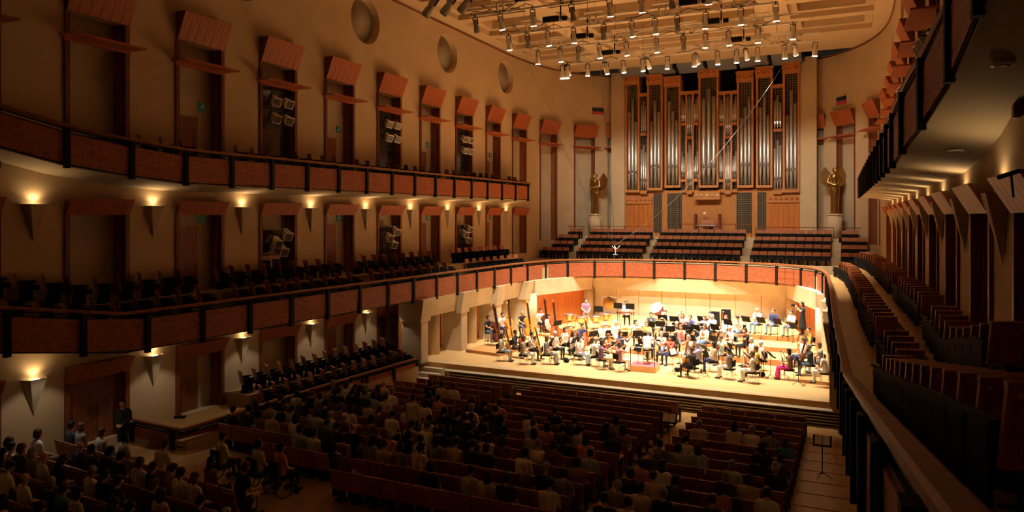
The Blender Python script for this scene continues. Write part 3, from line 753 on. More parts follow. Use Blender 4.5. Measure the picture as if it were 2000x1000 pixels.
# lower case
lo = link(bpy.data.objects.new('lower_case', None)); lo.parent = og
zt = oz(1400, 370)
def lowbox(p0, p1, mname, nm, y=.02, z0=0, z1=None, d=.12):
    x0, x1 = ox(p0), ox(p1); z1 = zt if z1 is None else z1
    return MB().box(((x0 + x1) / 2, y, (z0 + z1) / 2), (x1 - x0, d, z1 - z0)).build(nm, mname, lo)
lowbox(1219, 1564, 'organ_wood', 'base_panel', .22)
lowbox(1219, 1564, 'organ_wood', 'plinth', .05, 0, .22, .4)
for (a, b) in ((1276, 1292), (1303, 1331), (1438, 1468), (1479, 1496)):
    lowbox(a, b, 'organ_dark', 'grille_opening', .14, .3, zt - .25, .05)
    x0, x1 = ox(a), ox(b); mb = MB(); nx = int((x1 - x0) / .11); nz = int((zt - .55) / .16)
    for i in range(nx + 1): mb.box((x0 + (x1 - x0) * i / nx, .10, (.3 + zt - .25) / 2), (.018, .02, zt - .55))
    for i in range(nz + 1): mb.box(((x0 + x1) / 2, .10, .3 + (zt - .55) * i / nz), (x1 - x0, .02, .018))
    mb.build('lattice_screen', 'lattice', lo)
for (a, b, n) in ((1222, 1274, 6), (1500, 1562, 6)):
    x0, x1 = ox(a), ox(b)
    MB().box(((x0 + x1) / 2, .06, zt - .75), (x1 - x0, .12, .55)).build('arcade', 'organ_wood', lo)
    for i in range(n):
        x = x0 + (x1 - x0) * (i + .5) / n
        MB().lathe([(.12, 0), (.12, .05)], 12, 0, Matrix.Translation((x, .02, zt - .72)) @ Matrix.Rotation(pi / 2, 4, 'X')).build('rosette', 'orange_panel', lo)
        MB().box((x, .12, (zt - .95) / 2 + .1), ((x1 - x0) / n - .06, .06, zt - 1.3)).build('board', 'orange_panel', lo)
# console
cn = thing('organ_console', 'dark wooden organ console with key desk and bench below the central pipes', 'organ console', (ox(1383), OY - .55, 5.6))
cw = ox(1408) - ox(1358)
MB().box((0, .35, zt - .45), (cw, .5, .62)).build('stop_panel', 'organ_wood', cn)
for i in range(5):
    MB().lathe([(.10, 0), (.10, .05)], 12, 0, Matrix.Translation((-cw / 2 + cw * (i + .5) / 5, .10, zt - .45)) @ Matrix.Rotation(pi / 2, 4, 'X')).build('stop_roundel', 'stud', cn)
for sx in (-1, 1): MB().box((sx * (cw / 2 - .06), .25, .85), (.12, .7, 1.7)).build('side_cheek', 'dark_wood', cn)
MB().box((0, .1, .78), (cw - .24, .5, .10)).build('key_desk', 'dark_wood', cn)
MB().box((0, -.08, .86), (cw - .5, .2, .04)).build('keyboard', 'paper', cn)
MB().box((0, .18, 1.08), (.85, .04, .34), mx=Matrix.Rotation(radians(-12), 4, 'X')).build('music_rest', 'seat_wood', cn)
MB().box((-.2, .25, 1.75), (.18, .1, .14)).build('lamp', 'paper', cn)
MB().box((0, -.55, .48), (1.2, .34, .06)).box((-.5, -.55, .23), (.07, .3, .46)).box((.5, -.55, .23), (.07, .3, .46)).build('bench', 'dark_wood', cn)
MB().box((.35, -.3, .62), (.3, .05, .22)).build('page_turner_pad', 'black_fabric', cn)

# ------------------------------------------------------------------ wall display signs
for (px, py, side, nm) in ((1167, 217, -1, 'left'), (1646, 196, 1, 'right')):
    path = LWALL if side < 0 else RWALL
    best = min((abs((lambda p: PX0 + FPX * (((p.x - CAMP.x) * cos(ALPHA) + p.y * sin(ALPHA)) / (-(p.x - CAMP.x) * sin(ALPHA) + p.y * cos(ALPHA))))(path.pos(q / 50, 0, 0)) - px), q / 50) for q in range(int(49 * 50), int(path.len * 50)))[1]
    p = path.pos(best, .06, 0); d = -(p.x - CAMP.x) * sin(ALPHA) + p.y * cos(ALPHA); p.z = CAMP.z + d * (PY0 - py) / FPX
    r = thing('display_sign', f'small black and red display sign high on the curved wall {nm} of the organ', 'sign', p, path.ang(best) - pi / 2)
    MB().box((0, 0, 0), (1.10, .08, .62)).build('frame', 'sign_white', r)
    for sx in (-1, 1): MB().box((sx * .265, .045, .12), (.50, .03, .30)).build('black_field', 'sign_black', r)
    MB().box((0, .045, -.17), (1.04, .03, .24)).build('red_field', 'sign_red', r)
    mb = MB()
    for i in range(6): mb.box((-.36 + i * .15, .065, -.17), (.09, .01, .09))
    mb.build('lettering_marks', 'podium_red', r)

# ------------------------------------------------------------------ lighting trusses and spotlights
SPOTS = []
TRZ = 16.75
def truss(y, x0, x1, z, name):
    r = thing('lighting_truss', name, 'lighting truss', (0, y, z))
    secs = 4; L = (x1 - x0) / secs
    for zz, nm in ((0, 'lower_chord'), (.42, 'upper_chord')):
        MB().bar((x0, 0, zz), (x1, 0, zz), .085, .085).build(nm, 'white_paint', r)
    brm = None
    for k in range(secs):
        c = x0 + L * (k + .5)
        for dx in (-.16, .16): MB().bar((c + dx, 0, 0), (c + dx, 0, .42), .085, .085).build('post', 'white_paint', r)
        for dx in (-1, 1): MB().bar((c + dx * .16, 0, 0), (c + dx * 1.0, 0, .42), .085, .085).build('brace', 'white_paint', r)
        MB().box((c, 0, .62), (1.0, .16, .05)).build('hanger_plate', 'white_paint', r)
        for dx in (-.45, .45): MB().box((c + dx, 0, .52), (.03, .03, .2)).build('hanger_stub', 'white_paint', r)
        MB().tube([(c - .3, 0, .62), (c - .3, 0, ZC + .3 - z)], .012, 5).build('hanger_wire', 'black_metal', r)
        if k % 2 == 0:
            MB().box((c + 1.25, -.08, .50), (.85, .22, .26)).build('cable_box', 'black_metal', r)
            MB().box((c + 2.0, -.08, .46), (.26, .2, .2)).build('junction_box', 'black_metal', r)
            MB().box((c + 1.75, 0, 1.0), (.06, .06, 1.3)).build('drop_pole', 'black_metal', r)
    mb = MB(); pts = []
    for i in range(60):
        t = i / 59; x = x0 + (x1 - x0) * t; pts.append((x, .06, .10 + .10 * sin(t * 37) + .06 * sin(t * 91)))
    mb.tube(pts, .018, 5); mb.build('cable', 'black_metal', r)
    return r
LB = MB(); LB.lathe([(.13, -.62), (.15, -.60), (.12, -.34), (.10, -.30), (.10, -.05), (.05, .0)], 14); LB.box((0, 0, -.02), (.2, .1, .06))
LBM = LB.mesh('housing', 'lamp_body'); LBG = LB.mesh('housing', 'grey_body')
LNS = MB().lathe([(.135, -.60), (.135, -.64)], 14).mesh('lens', 'lens'); LNO = MB().lathe([(.12, -.625), (.12, -.632)], 14).mesh('lens', 'lens_off')
YOK = MB().box((0, 0, .12), (.24, .04, .03)).box((-.12, 0, -.05), (.025, .04, .34)).box((.12, 0, -.05), (.025, .04, .34)).box((0, 0, .18), (.04, .04, .14)).mesh('yoke', 'black_metal')
STL = bpy.data.lights.new('stage_light', 'SPOT'); STL.energy = STAGE_W; STL.color = WARM; STL.spot_size = radians(60); STL.spot_blend = .55; STL.shadow_soft_size = .14
def spotlight(loc, label, grp, on=True, light=False, tilt=(0, 0), big=1.0, rod=0):
    r = thing('stage_spotlight', label, 'spotlight', loc, 0, grp)
    r.rotation_euler = (tilt[0], tilt[1], 0); r.scale = (big,) * 3
    place(LBM if on else LBG, 'housing', r); place(LNS if on else LNO, 'lens', r); place(YOK, 'yoke', r)
    if rod: MB().tube([(0, 0, .1), r.rotation_euler.to_matrix().inverted() @ Vector((0, 0, rod))], .02, 6).build('drop_rod', 'black_metal', r)
    if light:
        l = bpy.data.objects.new('stage_light', STL); COL.objects.link(l); l.parent = r; l.location = (0, 0, -.68)
    return r
ROWS = [(30.3, -6.9, 6.6, 'nearest lighting truss'), (34.2, -7.2, 6.8, 'second lighting truss'), (38.1, -7.2, 7.4, 'third lighting truss'), (42.6, -7.1, 8.2, 'rearmost lighting truss before the organ')]
def spot_x(px, y): return at_y(px, 100, y).x
for i, (y, x0, x1, nm) in enumerate(ROWS):
    truss(y, x0, x1, TRZ, f'white steel truss across the ceiling, the {nm}')
    n = [9, 11, 11, 12][i]
    for j in range(n):
        x = x0 + .35 + (x1 - x0 - .7) * (j + (.18 * sin(j * 5.1 + i))) / (n - 1)
        on = not ((i == 1 and j in (1, 4, 7)) or (i == 2 and j in (2, 6)) or (i == 0 and j % 3 == 0))
        spotlight((x, y, TRZ - .20), f'{"lit white" if on else "unlit grey"} spotlight, {ordw(j + 1)} from the left on the {nm}', 'spotlights on the trusses', on,
                  light=(on and j % 2 == 1), tilt=(radians([16, 11, 8, 4][i]), radians(random.uniform(-5, 5))))
OGL = bpy.data.lights.new('organ_fill_light', 'SPOT'); OGL.energy = ORGAN_FILL_W; OGL.color = WARM; OGL.spot_size = radians(58); OGL.spot_blend = .7; OGL.shadow_soft_size = .12
for j, x in enumerate((-6.6, -4.1, -1.4, 1.5, 4.3, 6.9)):  # extra spotlights added to brighten the dark organ and statues
    r = spotlight((x, 42.68, TRZ - .15), f'added white fill spotlight tilted towards the organ, {ordw(j + 1)} from the left', 'added fill spotlights for the organ', True, tilt=(radians(52), radians(-3 * (j - 2.5))))
    l = bpy.data.objects.new('organ_fill_light', OGL); COL.objects.link(l); l.parent = r; l.location = (0, 0, -.68)
for j, px in enumerate((1101, 1110)):
    p = at_y(px, 130, 42.5); spotlight((p.x, 42.3, TRZ - .2), f'bright twin floodlight at the left end of the rearmost truss, {"left" if j == 0 else "right"} one', 'twin floodlights', True, big=1.15)
for j, (px, py) in enumerate(((850, 12), (886, 8), (920, 4))):
    p = at_y(px, py, 29.0); spotlight((p.x, 29.0, p.z + .3), f'large grey hanging spotlight near the left ceiling edge, {ordw(j + 1)} from the left', 'grey hanging spotlights', False, tilt=(radians(-20), radians(25)), big=1.5, rod=(ZC + .9 - p.z) / 1.5)
# booth lamps in the wall niches
BXM = MB().box((0, .12, 0), (.30, .50, .30)).box((0, .40, 0), (.36, .06, .36)).mesh('housing', 'lamp_body')
BYM = MB().box((-.2, .1, .05), (.03, .05, .45)).box((.2, .1, .05), (.03, .05, .45)).box((0, .1, .28), (.43, .05, .03)).mesh('yoke', 'black_metal')
BLM = MB().box((0, .435, 0), (.28, .02, .28)).mesh('lens', 'lens_off')
bi = {}
for r, lv in BOOTH:
    key = r['label'].replace('hooded red-brown doorway of the ', '')
    lay = [(-.36, 11.95), (.36, 11.95), (-.36, 11.25), (.36, 11.25)] if lv == 'up' else [(-.30, 6.45), (.28, 6.15), (-.05, 5.8)]
    for q, (x, z) in enumerate(lay):
        m = r.matrix_basis @ Matrix.Translation((x, .05, z)) @ Matrix.Rotation(radians(-25), 4, 'X') @ Matrix.Rotation(radians(-18 if 'left' in key else 18), 4, 'Z')
        o = thing('booth_spotlight', f'boxy spotlight {["top left", "top right", "bottom left", "bottom right"][q] if lv == "up" else ["upper", "middle", "lower"][q]} in niche, {key}', 'spotlight', mx=m, group='niche spotlights')
        place(BXM, 'housing', o); place(BYM, 'yoke', o); place(BLM, 'lens', o)

# ------------------------------------------------------------------ hanging stereo microphone
mp = at_y(1202, 490, 32.5)
mc = thing('hanging_microphone', 'small white microphone cluster hanging on wires above the stage', 'microphone', mp); mc.scale = (.62,) * 3
MB().tube([(0, 0, -.25), (0, 0, .3)], .03, 8).build('stem', 'white_paint', mc)
for a in (0, 2.1, 4.2):
    MB().tube([(0, 0, .1), (.28 * cos(a), .28 * sin(a), .32)], .022, 6).build('arm', 'white_paint', mc)
    MB().sphere((.30 * cos(a), .30 * sin(a), .35), .05).build('capsule', 'lamp_body', mc)
MB().box((0, 0, -.28), (.34, .06, .04)).build('crossbar', 'white_paint', mc)
def wire(a, b, sag, label):
    a, b = Vector(a), Vector(b); mb = MB(); pts = []
    for i in range(17): t = i / 16; p = a.lerp(b, t); p.z -= sag * 4 * t * (1 - t); pts.append(p)
    mb.tube(pts, .009, 5); tag(mb.build('support_wire', 'chrome'), label, 'wire')
e1 = at_y(1000, 30, 32.5); wire((e1.x, 32.5, min(e1.z, ZC + .2)), mp + Vector((0, 0, .3)), .9, 'thin support wire sagging from the left ceiling down to the microphone')
wire((mp.x - 1.3, 33.0, ZC + .2), mp + Vector((0, 0, .3)), 0, 'thin straight wire running up from the microphone to the ceiling')
e2 = at_y(1590, 30, 36); wire((e2.x, 36, min(e2.z, ZC)), mp + Vector((0, 0, .3)), 1.3, 'thin support wire sagging from the right ceiling down to the microphone')
# small microphone on a bracket in the right foreground
q = at_y(1975, 340, 9.2); r = thing('bracket_microphone', 'black microphone on a bracket above the right wall hood', 'microphone', q)
MB().tube([(-.10, .10, -.03), (.06, -.06, .03)], .025, 8).build('barrel', 'black_metal', r); MB().tube([(.0, 0, 0), (.02, 0, -.25)], .012, 6).build('stalk', 'black_metal', r)

# ------------------------------------------------------------------ people: capsules fused into one continuous skin
import numpy as np
SKIN, SHIRT, PANTS, SHOE, EYE, LIP, FORE, SHIN = range(8)
def capsule(mb, a, b, ra, rb, n=10):
    a, b = Vector(a), Vector(b); d = b - a; L = d.length; t = d / L if L > 1e-6 else Vector((0, 0, 1))
    up = Vector((0, 0, 1)) if abs(t.z) < .9 else Vector((1, 0, 0)); x = t.cross(up).normalized(); y = x.cross(t)
    prof = [(-ra, 0.0)] + [(-ra * cos(q), ra * sin(q)) for q in (pi / 6, pi / 3, pi / 2)] + [(L + rb * sin(q), rb * cos(q)) for q in (0, pi / 6, pi / 3)] + [(L + rb, 0.0)]
    vs = []; fs = []
    for (h, r) in prof:
        for k in range(n): q = 2 * pi * k / n; vs.append(a + t * h + x * (max(r, 1e-4) * cos(q)) + y * (max(r, 1e-4) * sin(q)))
    for i in range(len(prof) - 1):
        for k in range(n): fs.append((i * n + k, i * n + (k + 1) % n, (i + 1) * n + (k + 1) % n, (i + 1) * n + k))
    fs.append(tuple(reversed(range(n)))); fs.append(tuple(range((len(prof) - 1) * n, len(prof) * n)))
    mb.add(vs, fs)
BODY = {}
def fuse(prims, name, voxel, smooth=3):
    mb = MB()
    for p in prims: capsule(mb, *p[:4])
    me = bpy.data.meshes.new('tmp'); me.from_pydata(mb.v, [], mb.f)
    ob = bpy.data.objects.new('tmp', me); COL.objects.link(ob)
    m = ob.modifiers.new('r', 'REMESH'); m.mode = 'VOXEL'; m.voxel_size = voxel; m.use_smooth_shade = True
    s = ob.modifiers.new('s', 'SMOOTH'); s.factor = .5; s.iterations = smooth
    dg = bpy.context.evaluated_depsgraph_get(); out = bpy.data.meshes.new_from_object(ob.evaluated_get(dg)); out.name = name
    bpy.data.objects.remove(ob); bpy.data.meshes.remove(me)
    C = np.empty(len(out.polygons) * 3); out.polygons.foreach_get('center', C); C = C.reshape(-1, 3)
    best = np.full(len(C), 1e9); idx = np.zeros(len(C), int)
    for (a, b, ra, rb, mi) in prims:
        a = np.array(a, float); b = np.array(b, float); d = b - a; L2 = max(d @ d, 1e-12)
        t = np.clip(((C - a) @ d) / L2, 0, 1); dist = np.linalg.norm(C - a - t[:, None] * d, axis=1) - (ra + (rb - ra) * t)
        w = dist < best; best[w] = dist[w]; idx[w] = mi
    return out, C, idx
def body(pose, sleeves='short', legs='long', skirt=False, voxel=.0165):
    key = (pose, sleeves, legs, skirt)
    if key in BODY: return BODY[key]
    P = dict(stand=False, lean=0.0, turn=0.0, nod=0.0); P.update(POSES[pose]); dz = .40 if P['stand'] else 0.0
    piv = Vector((0, .02, .54 + dz)); R = Matrix.Rotation(P['lean'], 3, 'X')
    def u(p): return tuple(piv + R @ (Vector(p) + Vector((0, 0, dz)) - piv))
    pr = []
    def c(a, b, ra, rb, m, up=True): pr.append((u(a) if up else a, u(b) if up else b, ra, rb, m))
    c((0, .02, .53), (0, .03, .72), .145, .125, SHIRT); c((0, .03, .72), (0, .02, .95), .125, .135, SHIRT)
    for s in (-1, 1):
        c((s * .085, .02, .56), (s * .125, .02, .98), .095, .09, SHIRT)
        c((s * .10, .02, 1.035), (s * .175, .02, 1.02), .07, .066, SHIRT)
    c((0, .01, 1.03), (0, -.012, 1.15), .056, .050, SKIN)
    hc = Vector((0, -.03, 1.25)); HR = Matrix.Rotation(P['turn'], 3, 'Z') @ Matrix.Rotation(P['nod'], 3, 'X')
    def h(p): return tuple(hc + HR @ Vector(p))
    c(h((0, .018, .028)), h((0, .006, .022)), .092, .090, SKIN); c(h((0, -.015, -.02)), h((0, -.03, -.07)), .078, .052, SKIN)
    c(h((0, -.10, .0)), h((0, -.112, -.03)), .013, .016, SKIN)
    for s in (-1, 1): c(h((s * .086, .0, .01)), h((s * .088, .004, -.025)), .014, .012, SKIN)
    for s, (el, ha, cu) in ((1, P['L']), (-1, P['R'])):
        sh = (s * .195, .02, 1.005); fm = SHIRT if sleeves == 'long' else SKIN
        mid = tuple(Vector(sh).lerp(Vector(el), .62))
        c(sh, mid, .062, .052, SHIRT); c(mid, el, .048, .044, fm if sleeves != 'long' else SHIRT)
        e, H = Vector(el), Vector(ha); D = (H - e).normalized(); w0 = H - D * .05
        c(el, tuple(w0), .043, .029, fm)
        S = D.cross(Vector((0, 0, 1)) if abs(D.z) < .9 else Vector((0, 1, 0))).normalized() * s; N = S.cross(D).normalized() * (-s)
        if N.z > 0: N = -N
        for q in (-.022, .022): c(tuple(w0 + S * q * .6), tuple(H + D * .03 + S * q), .022, .021, SKIN)
        for q, ln in ((-.034, .8), (-.012, 1.0), (.012, .95), (.034, .75)):
            b0 = H + D * .035 + S * q; b1 = b0 + (D * (1 - cu * .5) + N * cu * .7).normalized() * .042 * ln; b2 = b1 + (D * (.5 - cu * .6) + N * (cu + .15)).normalized() * .036 * ln
            c(tuple(b0), tuple(b1), .0105, .0098, SKIN); c(tuple(b1), tuple(b2), .0098, .0088, SKIN)
        t0 = w0 + D * .03 + S * (-.03); t1 = t0 + (D * .6 - S * .8 + N * .2).normalized() * .042; t2 = t1 + (D * .9 + N * .45).normalized() * .034
        c(tuple(t0), tuple(t1), .014, .012, SKIN); c(tuple(t1), tuple(t2), .0115, .0095, SKIN)
    sm = PANTS if legs == 'long' else SKIN
    if P['stand']:
        for s in (-1, 1):
            k = (s * .10, -.01 + .03 * P.get('stride', 0) * s, .50); an = (s * .10, .03, .10)
            c((s * .085, .02, .93), k, .098, .066, PANTS, False); c(k, an, .062, .042, sm, False); c((s * .10, .05, .045), (s * .115, -.13, .035), .042, .036, SHOE, False)
        if skirt: c((0, .02, .90), (0, .01, .42), .15, .20, PANTS, False)
    else:
        sp = P.get('knees', .13)
        for s in (-1, 1):
            k = (s * sp, -.43, .515); an = (s * sp * 1.02, -.42 + P.get('feet', 0), .10)
            c((s * .085, .01, .525), k, .095, .066, PANTS, False); c(k, an, .062, .042, sm, False); c((an[0], an[1] + .03, .045), (an[0] * 1.1, an[1] - .16, .036), .042, .036, SHOE, False)
        if skirt:
            c((0, -.02, .53), (0, -.42, .50), .12, .10, PANTS, False)
            for s in (-.5, .5): c((s * sp, -.44, .50), (s * sp * 1.5, -.46, .20), .09, .12, PANTS, False)
    out, C, idx = fuse(pr, 'body_' + pose, voxel)
    for s in (-1, 1):
        e = np.array(u(h((s * .034, -.088, .012)))); idx[np.linalg.norm(C - e, axis=1) < .017] = EYE
    e = np.array(u(h((0, -.082, -.062)))); idx[np.linalg.norm((C - e) / np.array([1.6, 1, .7]), axis=1) < .018] = LIP
    for nm in ('skin', 'cloth_white', 'cloth_black', 'shoe', 'skin_dark_detail', 'lip'): out.materials.append(M[nm])
    out.polygons.foreach_set('material_index', idx.astype(np.int32)); out.polygons.foreach_set('use_smooth', np.ones(len(idx), bool)); out.update()
    top = u(h((0, 0, 0))); hm = Matrix.Translation(Vector(top)) @ (R @ HR).to_4x4()
    BODY[key] = (out, hm); return BODY[key]
def el(x, y, z): return (x, y, z)
POSES = {
 'lap':    dict(L=((.25, -.03, .74), (.10, -.30, .62), .5), R=((-.25, -.03, .74), (-.10, -.30, .62), .5), nod=radians(6)),
 'lapturn': dict(L=((.25, -.02, .74), (.06, -.30, .62), .5), R=((-.24, -.04, .74), (-.06, -.32, .63), .5), turn=radians(22)),
 'leanfwd': dict(L=((.24, -.12, .74), (.08, -.34, .72), .5), R=((-.24, -.12, .74), (-.06, -.34, .74), .5), lean=radians(14), nod=radians(14)),
 'violin': dict(L=((.25, -.26, .86), (.29, -.47, 1.10), .7), R=((-.33, -.22, .92), (-.10, -.44, 1.06), .6), turn=radians(20), nod=radians(10)),
 'violinrest': dict(L=((.26, -.06, .74), (.14, -.32, .80), .7), R=((-.25, -.04, .74), (-.12, -.30, .62), .5)),
 'cello':  dict(L=((.28, -.12, .92), (.10, -.22, 1.10), .7), R=((-.34, -.16, .84), (-.24, -.46, .74), .6), knees=.24),
 'wind':   dict(L=((.23, -.14, .80), (.03, -.33, .98), .6), R=((-.23, -.14, .78), (-.03, -.37, .84), .6), nod=radians(4)),
 'crossed': dict(L=((.25, -.06, .78), (-.05, -.20, .80), .3), R=((-.25, -.06, .78), (.05, -.21, .84), .3)),
 'brass':  dict(L=((.25, -.20, .92), (.03, -.36, 1.08), .8), R=((-.25, -.20, .92), (-.03, -.36, 1.06), .8)),
 'conduct': dict(L=((.30, -.22, .90), (.22, -.46, .92), .4), R=((-.30, -.22, .92), (-.24, -.46, .96), .6), lean=radians(20), nod=radians(16)),
 'stand':  dict(stand=True, L=((.25, -.04, .76), (.10, -.20, .62), .4), R=((-.25, -.04, .76), (-.10, -.20, .62), .4)),
 'clasp':  dict(stand=True, L=((.25, .0, .76), (.03, -.19, .60), .4), R=((-.25, .0, .76), (-.03, -.20, .62), .4)),
 'sides':  dict(stand=True, L=((.25, .03, .74), (.24, -.02, .50), .2), R=((-.25, .03, .74), (-.24, -.02, .50), .2)),
 'photo':  dict(stand=True, L=((.24, -.22, .90), (.06, -.36, 1.16), .7), R=((-.24, -.22, .90), (-.06, -.36, 1.18), .7)),
}
def hair_mesh(style):
    mb = MB()
    mb.sphere((0, .024, .042), (.100, .110, .102), 16, 10)
    if style == 'long':
        mb.sphere((0, .07, -.06), (.098, .062, .16), 14, 10); mb.sphere((.075, .02, -.06), (.03, .05, .13), 10, 8); mb.sphere((-.075, .02, -.06), (.03, .05, .13), 10, 8)
    elif style == 'bun': mb.sphere((0, .12, .06), .05, 10, 8); mb.sphere((0, .05, -.02), (.095, .075, .09), 12, 8)
    elif style == 'bob': mb.sphere((0, .045, -.03), (.112, .085, .11), 14, 10)
    else: mb.sphere((0, .05, -.005), (.092, .066, .082), 12, 8)
    v = mb.v
    mb.v = [(x, max(y, -.066 + .5 * max(0, .06 - z)) if y < 0 and z < .075 else y, z) for x, y, z in v]   # open the face
    me = mb.mesh('hair', 'hair_black'); return me
HAIR = {k: hair_mesh(k) for k in ('short', 'long', 'bob', 'bun')}
def person(loc, rz, pose, shirt, pants, hair, label, cat='person', grp=None, sleeves='short', legs='long', skirt=False, scale=1.0):
    me, hm = body(pose, sleeves, legs, skirt)
    o = place(me, 'person'); mx = Matrix.Translation(Vector(loc)) @ Matrix.Rotation(rz, 4, 'Z') @ Matrix.Scale(scale, 4); o.matrix_local = mx
    for i, m in ((1, cloth(shirt)), (2, cloth(pants))):
        o.material_slots[i].link = 'OBJECT'; o.material_slots[i].material = m
    tag(o, label, cat, grp)
    if hair and hair[1] != 'bald':
        hh = place(HAIR[hair[1]], 'hair', o, mx=hm); hh.material_slots[0].link = 'OBJECT'; hh.material_slots[0].material = hairm(hair[0])
    return o, mx

# ------------------------------------------------------------------ bronze statues
def statue(side, x, nm):
    y = 54.0; z = 5.62
    b = thing('statue_pedestal', f'round cream pedestal carrying the gilded statue {nm} of the organ', 'pedestal', (x, y, z))
    MB().lathe([(.46, 0), (.46, 1.55)], 28).build('drum', 'ceiling', b); MB().lathe([(.50, 1.55), (.50, 1.64), (.44, 1.66)], 28).build('cap', 'ceiling', b)
    P = []
    def c(a, b_, ra, rb): P.append((a, b_, ra, rb, 0))
    k = 2.2
    def v(*a): return tuple(q * k for q in a)
    for s in (-1, 1):
        c(v(s * .07, .01, .92), v(s * .085, 0, .48), .10 * k, .075 * k); c(v(s * .085, 0, .48), v(s * .08, .02, .06), .072 * k, .055 * k)
        c(v(s * .08, .02, .03), v(s * .10, -.12, .03), .045 * k, .035 * k)
        c(v(s * .09, .01, 1.0), v(s * .12, .01, 1.36), .09 * k, .085 * k); c(v(s * .12, .01, 1.42), v(s * .18, 0, 1.40), .065 * k, .06 * k)
        c(v(s * .19, 0, 1.39), v(s * .27, -.02, 1.18), .052 * k, .042 * k); c(v(s * .27, -.02, 1.18), v(s * .05, -.18, 1.10 + .03 * s), .040 * k, .028 * k)
        c(v(s * .05, -.18, 1.10 + .03 * s), v(s * .0, -.20, 1.10), .03 * k, .02 * k)
    c(v(0, .01, .92), v(0, .02, 1.2), .13 * k, .12 * k); c(v(0, .02, 1.2), v(0, .01, 1.4), .12 * k, .11 * k); c(v(0, .02, .85), v(0, .02, .12), .12 * k, .15 * k)
    c(v(0, 0, 1.42), v(0, -.01, 1.54), .05 * k, .046 * k); c(v(0, -.01, 1.63), v(0, -.02, 1.60), .085 * k, .075 * k); c(v(0, -.10, 1.61), v(0, -.11, 1.585), .014 * k, .016 * k)
    me, C, idx = fuse(P, 'statue_body', .045, 3); me.materials.append(M['bronze']); me.polygons.foreach_set('use_smooth', np.ones(len(me.polygons), bool))
    r = thing('winged_statue', f'gilded winged figure on a pedestal {nm} of the organ', 'statue', (x, y, z + 1.66), radians(-18) * side * -1)
    sc = .84
    o = place(me, 'figure', r); o.scale = (sc,) * 3
    MB().lathe([(.42, 0), (.42, .05)], 24).build('foot_plate', 'bronze', r)
    MB().sphere((0, .02, 1.66 * k), (.20, .21, .15), 14, 8).build('hair_cap', 'bronze', r).scale = (sc,) * 3
    fm = {}
    for s in (-1, 1):
        wg = link(bpy.data.objects.new('wing', None)); wg.parent = r; wg.scale = (sc,) * 3
        MB().tube([(s * .12, .22, 2.95), (s * .38, .34, 3.45), (s * .62, .42, 3.85)], [.06, .05, .02], 8).build('wing_bone', 'bronze', wg)
        for i in range(9):
            t = i / 8; a = Vector((s * (.14 + .48 * t), .24 + .18 * t, 2.98 + .87 * t)); ln = .55 + .55 * sin(pi * (.15 + .7 * t))
            d = Vector((s * (.35 + .25 * t), .16, -1.0)).normalized(); e = a + d * ln; wv = Vector((0, 0, 1)).cross(d).normalized().cross(d) * .15
            m2 = MB(); th = Vector((0, .012, 0)); q = [a - wv * .5, a + wv * .5, e + wv * .6 - d * .08, e, e - wv * .6 - d * .08]
            m2.add([p - th for p in q] + [p + th for p in q], [(4, 3, 2, 1, 0), (5, 6, 7, 8, 9)] + [(j, (j + 1) % 5, 5 + (j + 1) % 5, 5 + j) for j in range(5)]); m2.build('feather', 'bronze', wg)
statue(-1, -8.55, 'left'); statue(1, 8.75, 'right')

# ------------------------------------------------------------------ instruments, stands, chairs
def fiddle_outline(L, W):
    tab = [(0, .02), (.02, .42), (.06, .70), (.13, .92), (.22, 1.0), (.32, .93), (.40, .74), (.45, .60), (.52, .57), (.60, .62), (.64, .72), (.72, .83), (.80, .84), (.88, .74), (.95, .50), (.985, .26), (1, .06)]
    r = [(w * W / 2, t * L) for t, w in tab]; return r + [(-x, y) for x, y in reversed(r)]
FID = {}
def fiddle(kind, varnish):
    key = (kind, varnish)
    if key in FID: return FID[key]
    L, W, T, neck = {'violin': (.36, .21, .035, .27), 'cello': (.76, .44, .12, .55), 'bass': (1.12, .66, .20, .80)}[kind]
    b = MB(); b.prism(fiddle_outline(L, W), -T / 2, T / 2)
    b2 = MB(); b2.prism([(x * .92, L * .04 + y * .92) for x, y in fiddle_outline(L, W)], -T / 2 - T * .12, T / 2 + T * .12)
    nk = MB(); nk.box((0, L * .62 + (L * .38 + neck) / 2, T * .85), (W * .13, L * .38 + neck, T * .16)); 
    hd = MB(); hd.box((0, L + neck * .5, T * .55), (W * .14, neck, T * .4)); hd.sphere((0, L + neck + W * .12, T * .5), (W * .09, W * .16, W * .09), 10, 6)
    for s in (-1, 1): hd.box((s * W * .15, L + neck * .88, T * .55), (W * .18, W * .04, W * .04)); 
    br = MB(); br.box((0, L * .47, T * .85), (W * .22, T * .08, T * .5)); br.box((0, L * .22, T * .75), (W * .12, L * .26, T * .1))
    st = MB()
    for i in range(4): st.tube([((i - 1.5) * W * .03, L * .3, T * .95), ((i - 1.5) * W * .045, L * .47, T * 1.12), ((i - 1.5) * W * .02, L + neck * .9, T * .98)], W * .004, 4)
    pin = MB(); pin.tube([(0, 0, 0), (0, -{'violin': .01, 'cello': .28, 'bass': .16}[kind], 0)], .008, 6)
    v = varnish
    FID[key] = [('body', b.mesh('body', v)), ('plates', b2.mesh('plates', v)), ('fingerboard', nk.mesh('fingerboard', 'ebony')), ('neck_scroll', hd.mesh('neck_scroll', v)), ('bridge_tailpiece', br.mesh('bridge_tailpiece', 'ebony')), ('strings', st.mesh('strings', 'silver'))]
    if kind != 'violin': FID[key].append(('endpin', pin.mesh('endpin', 'chrome')))
    return FID[key]
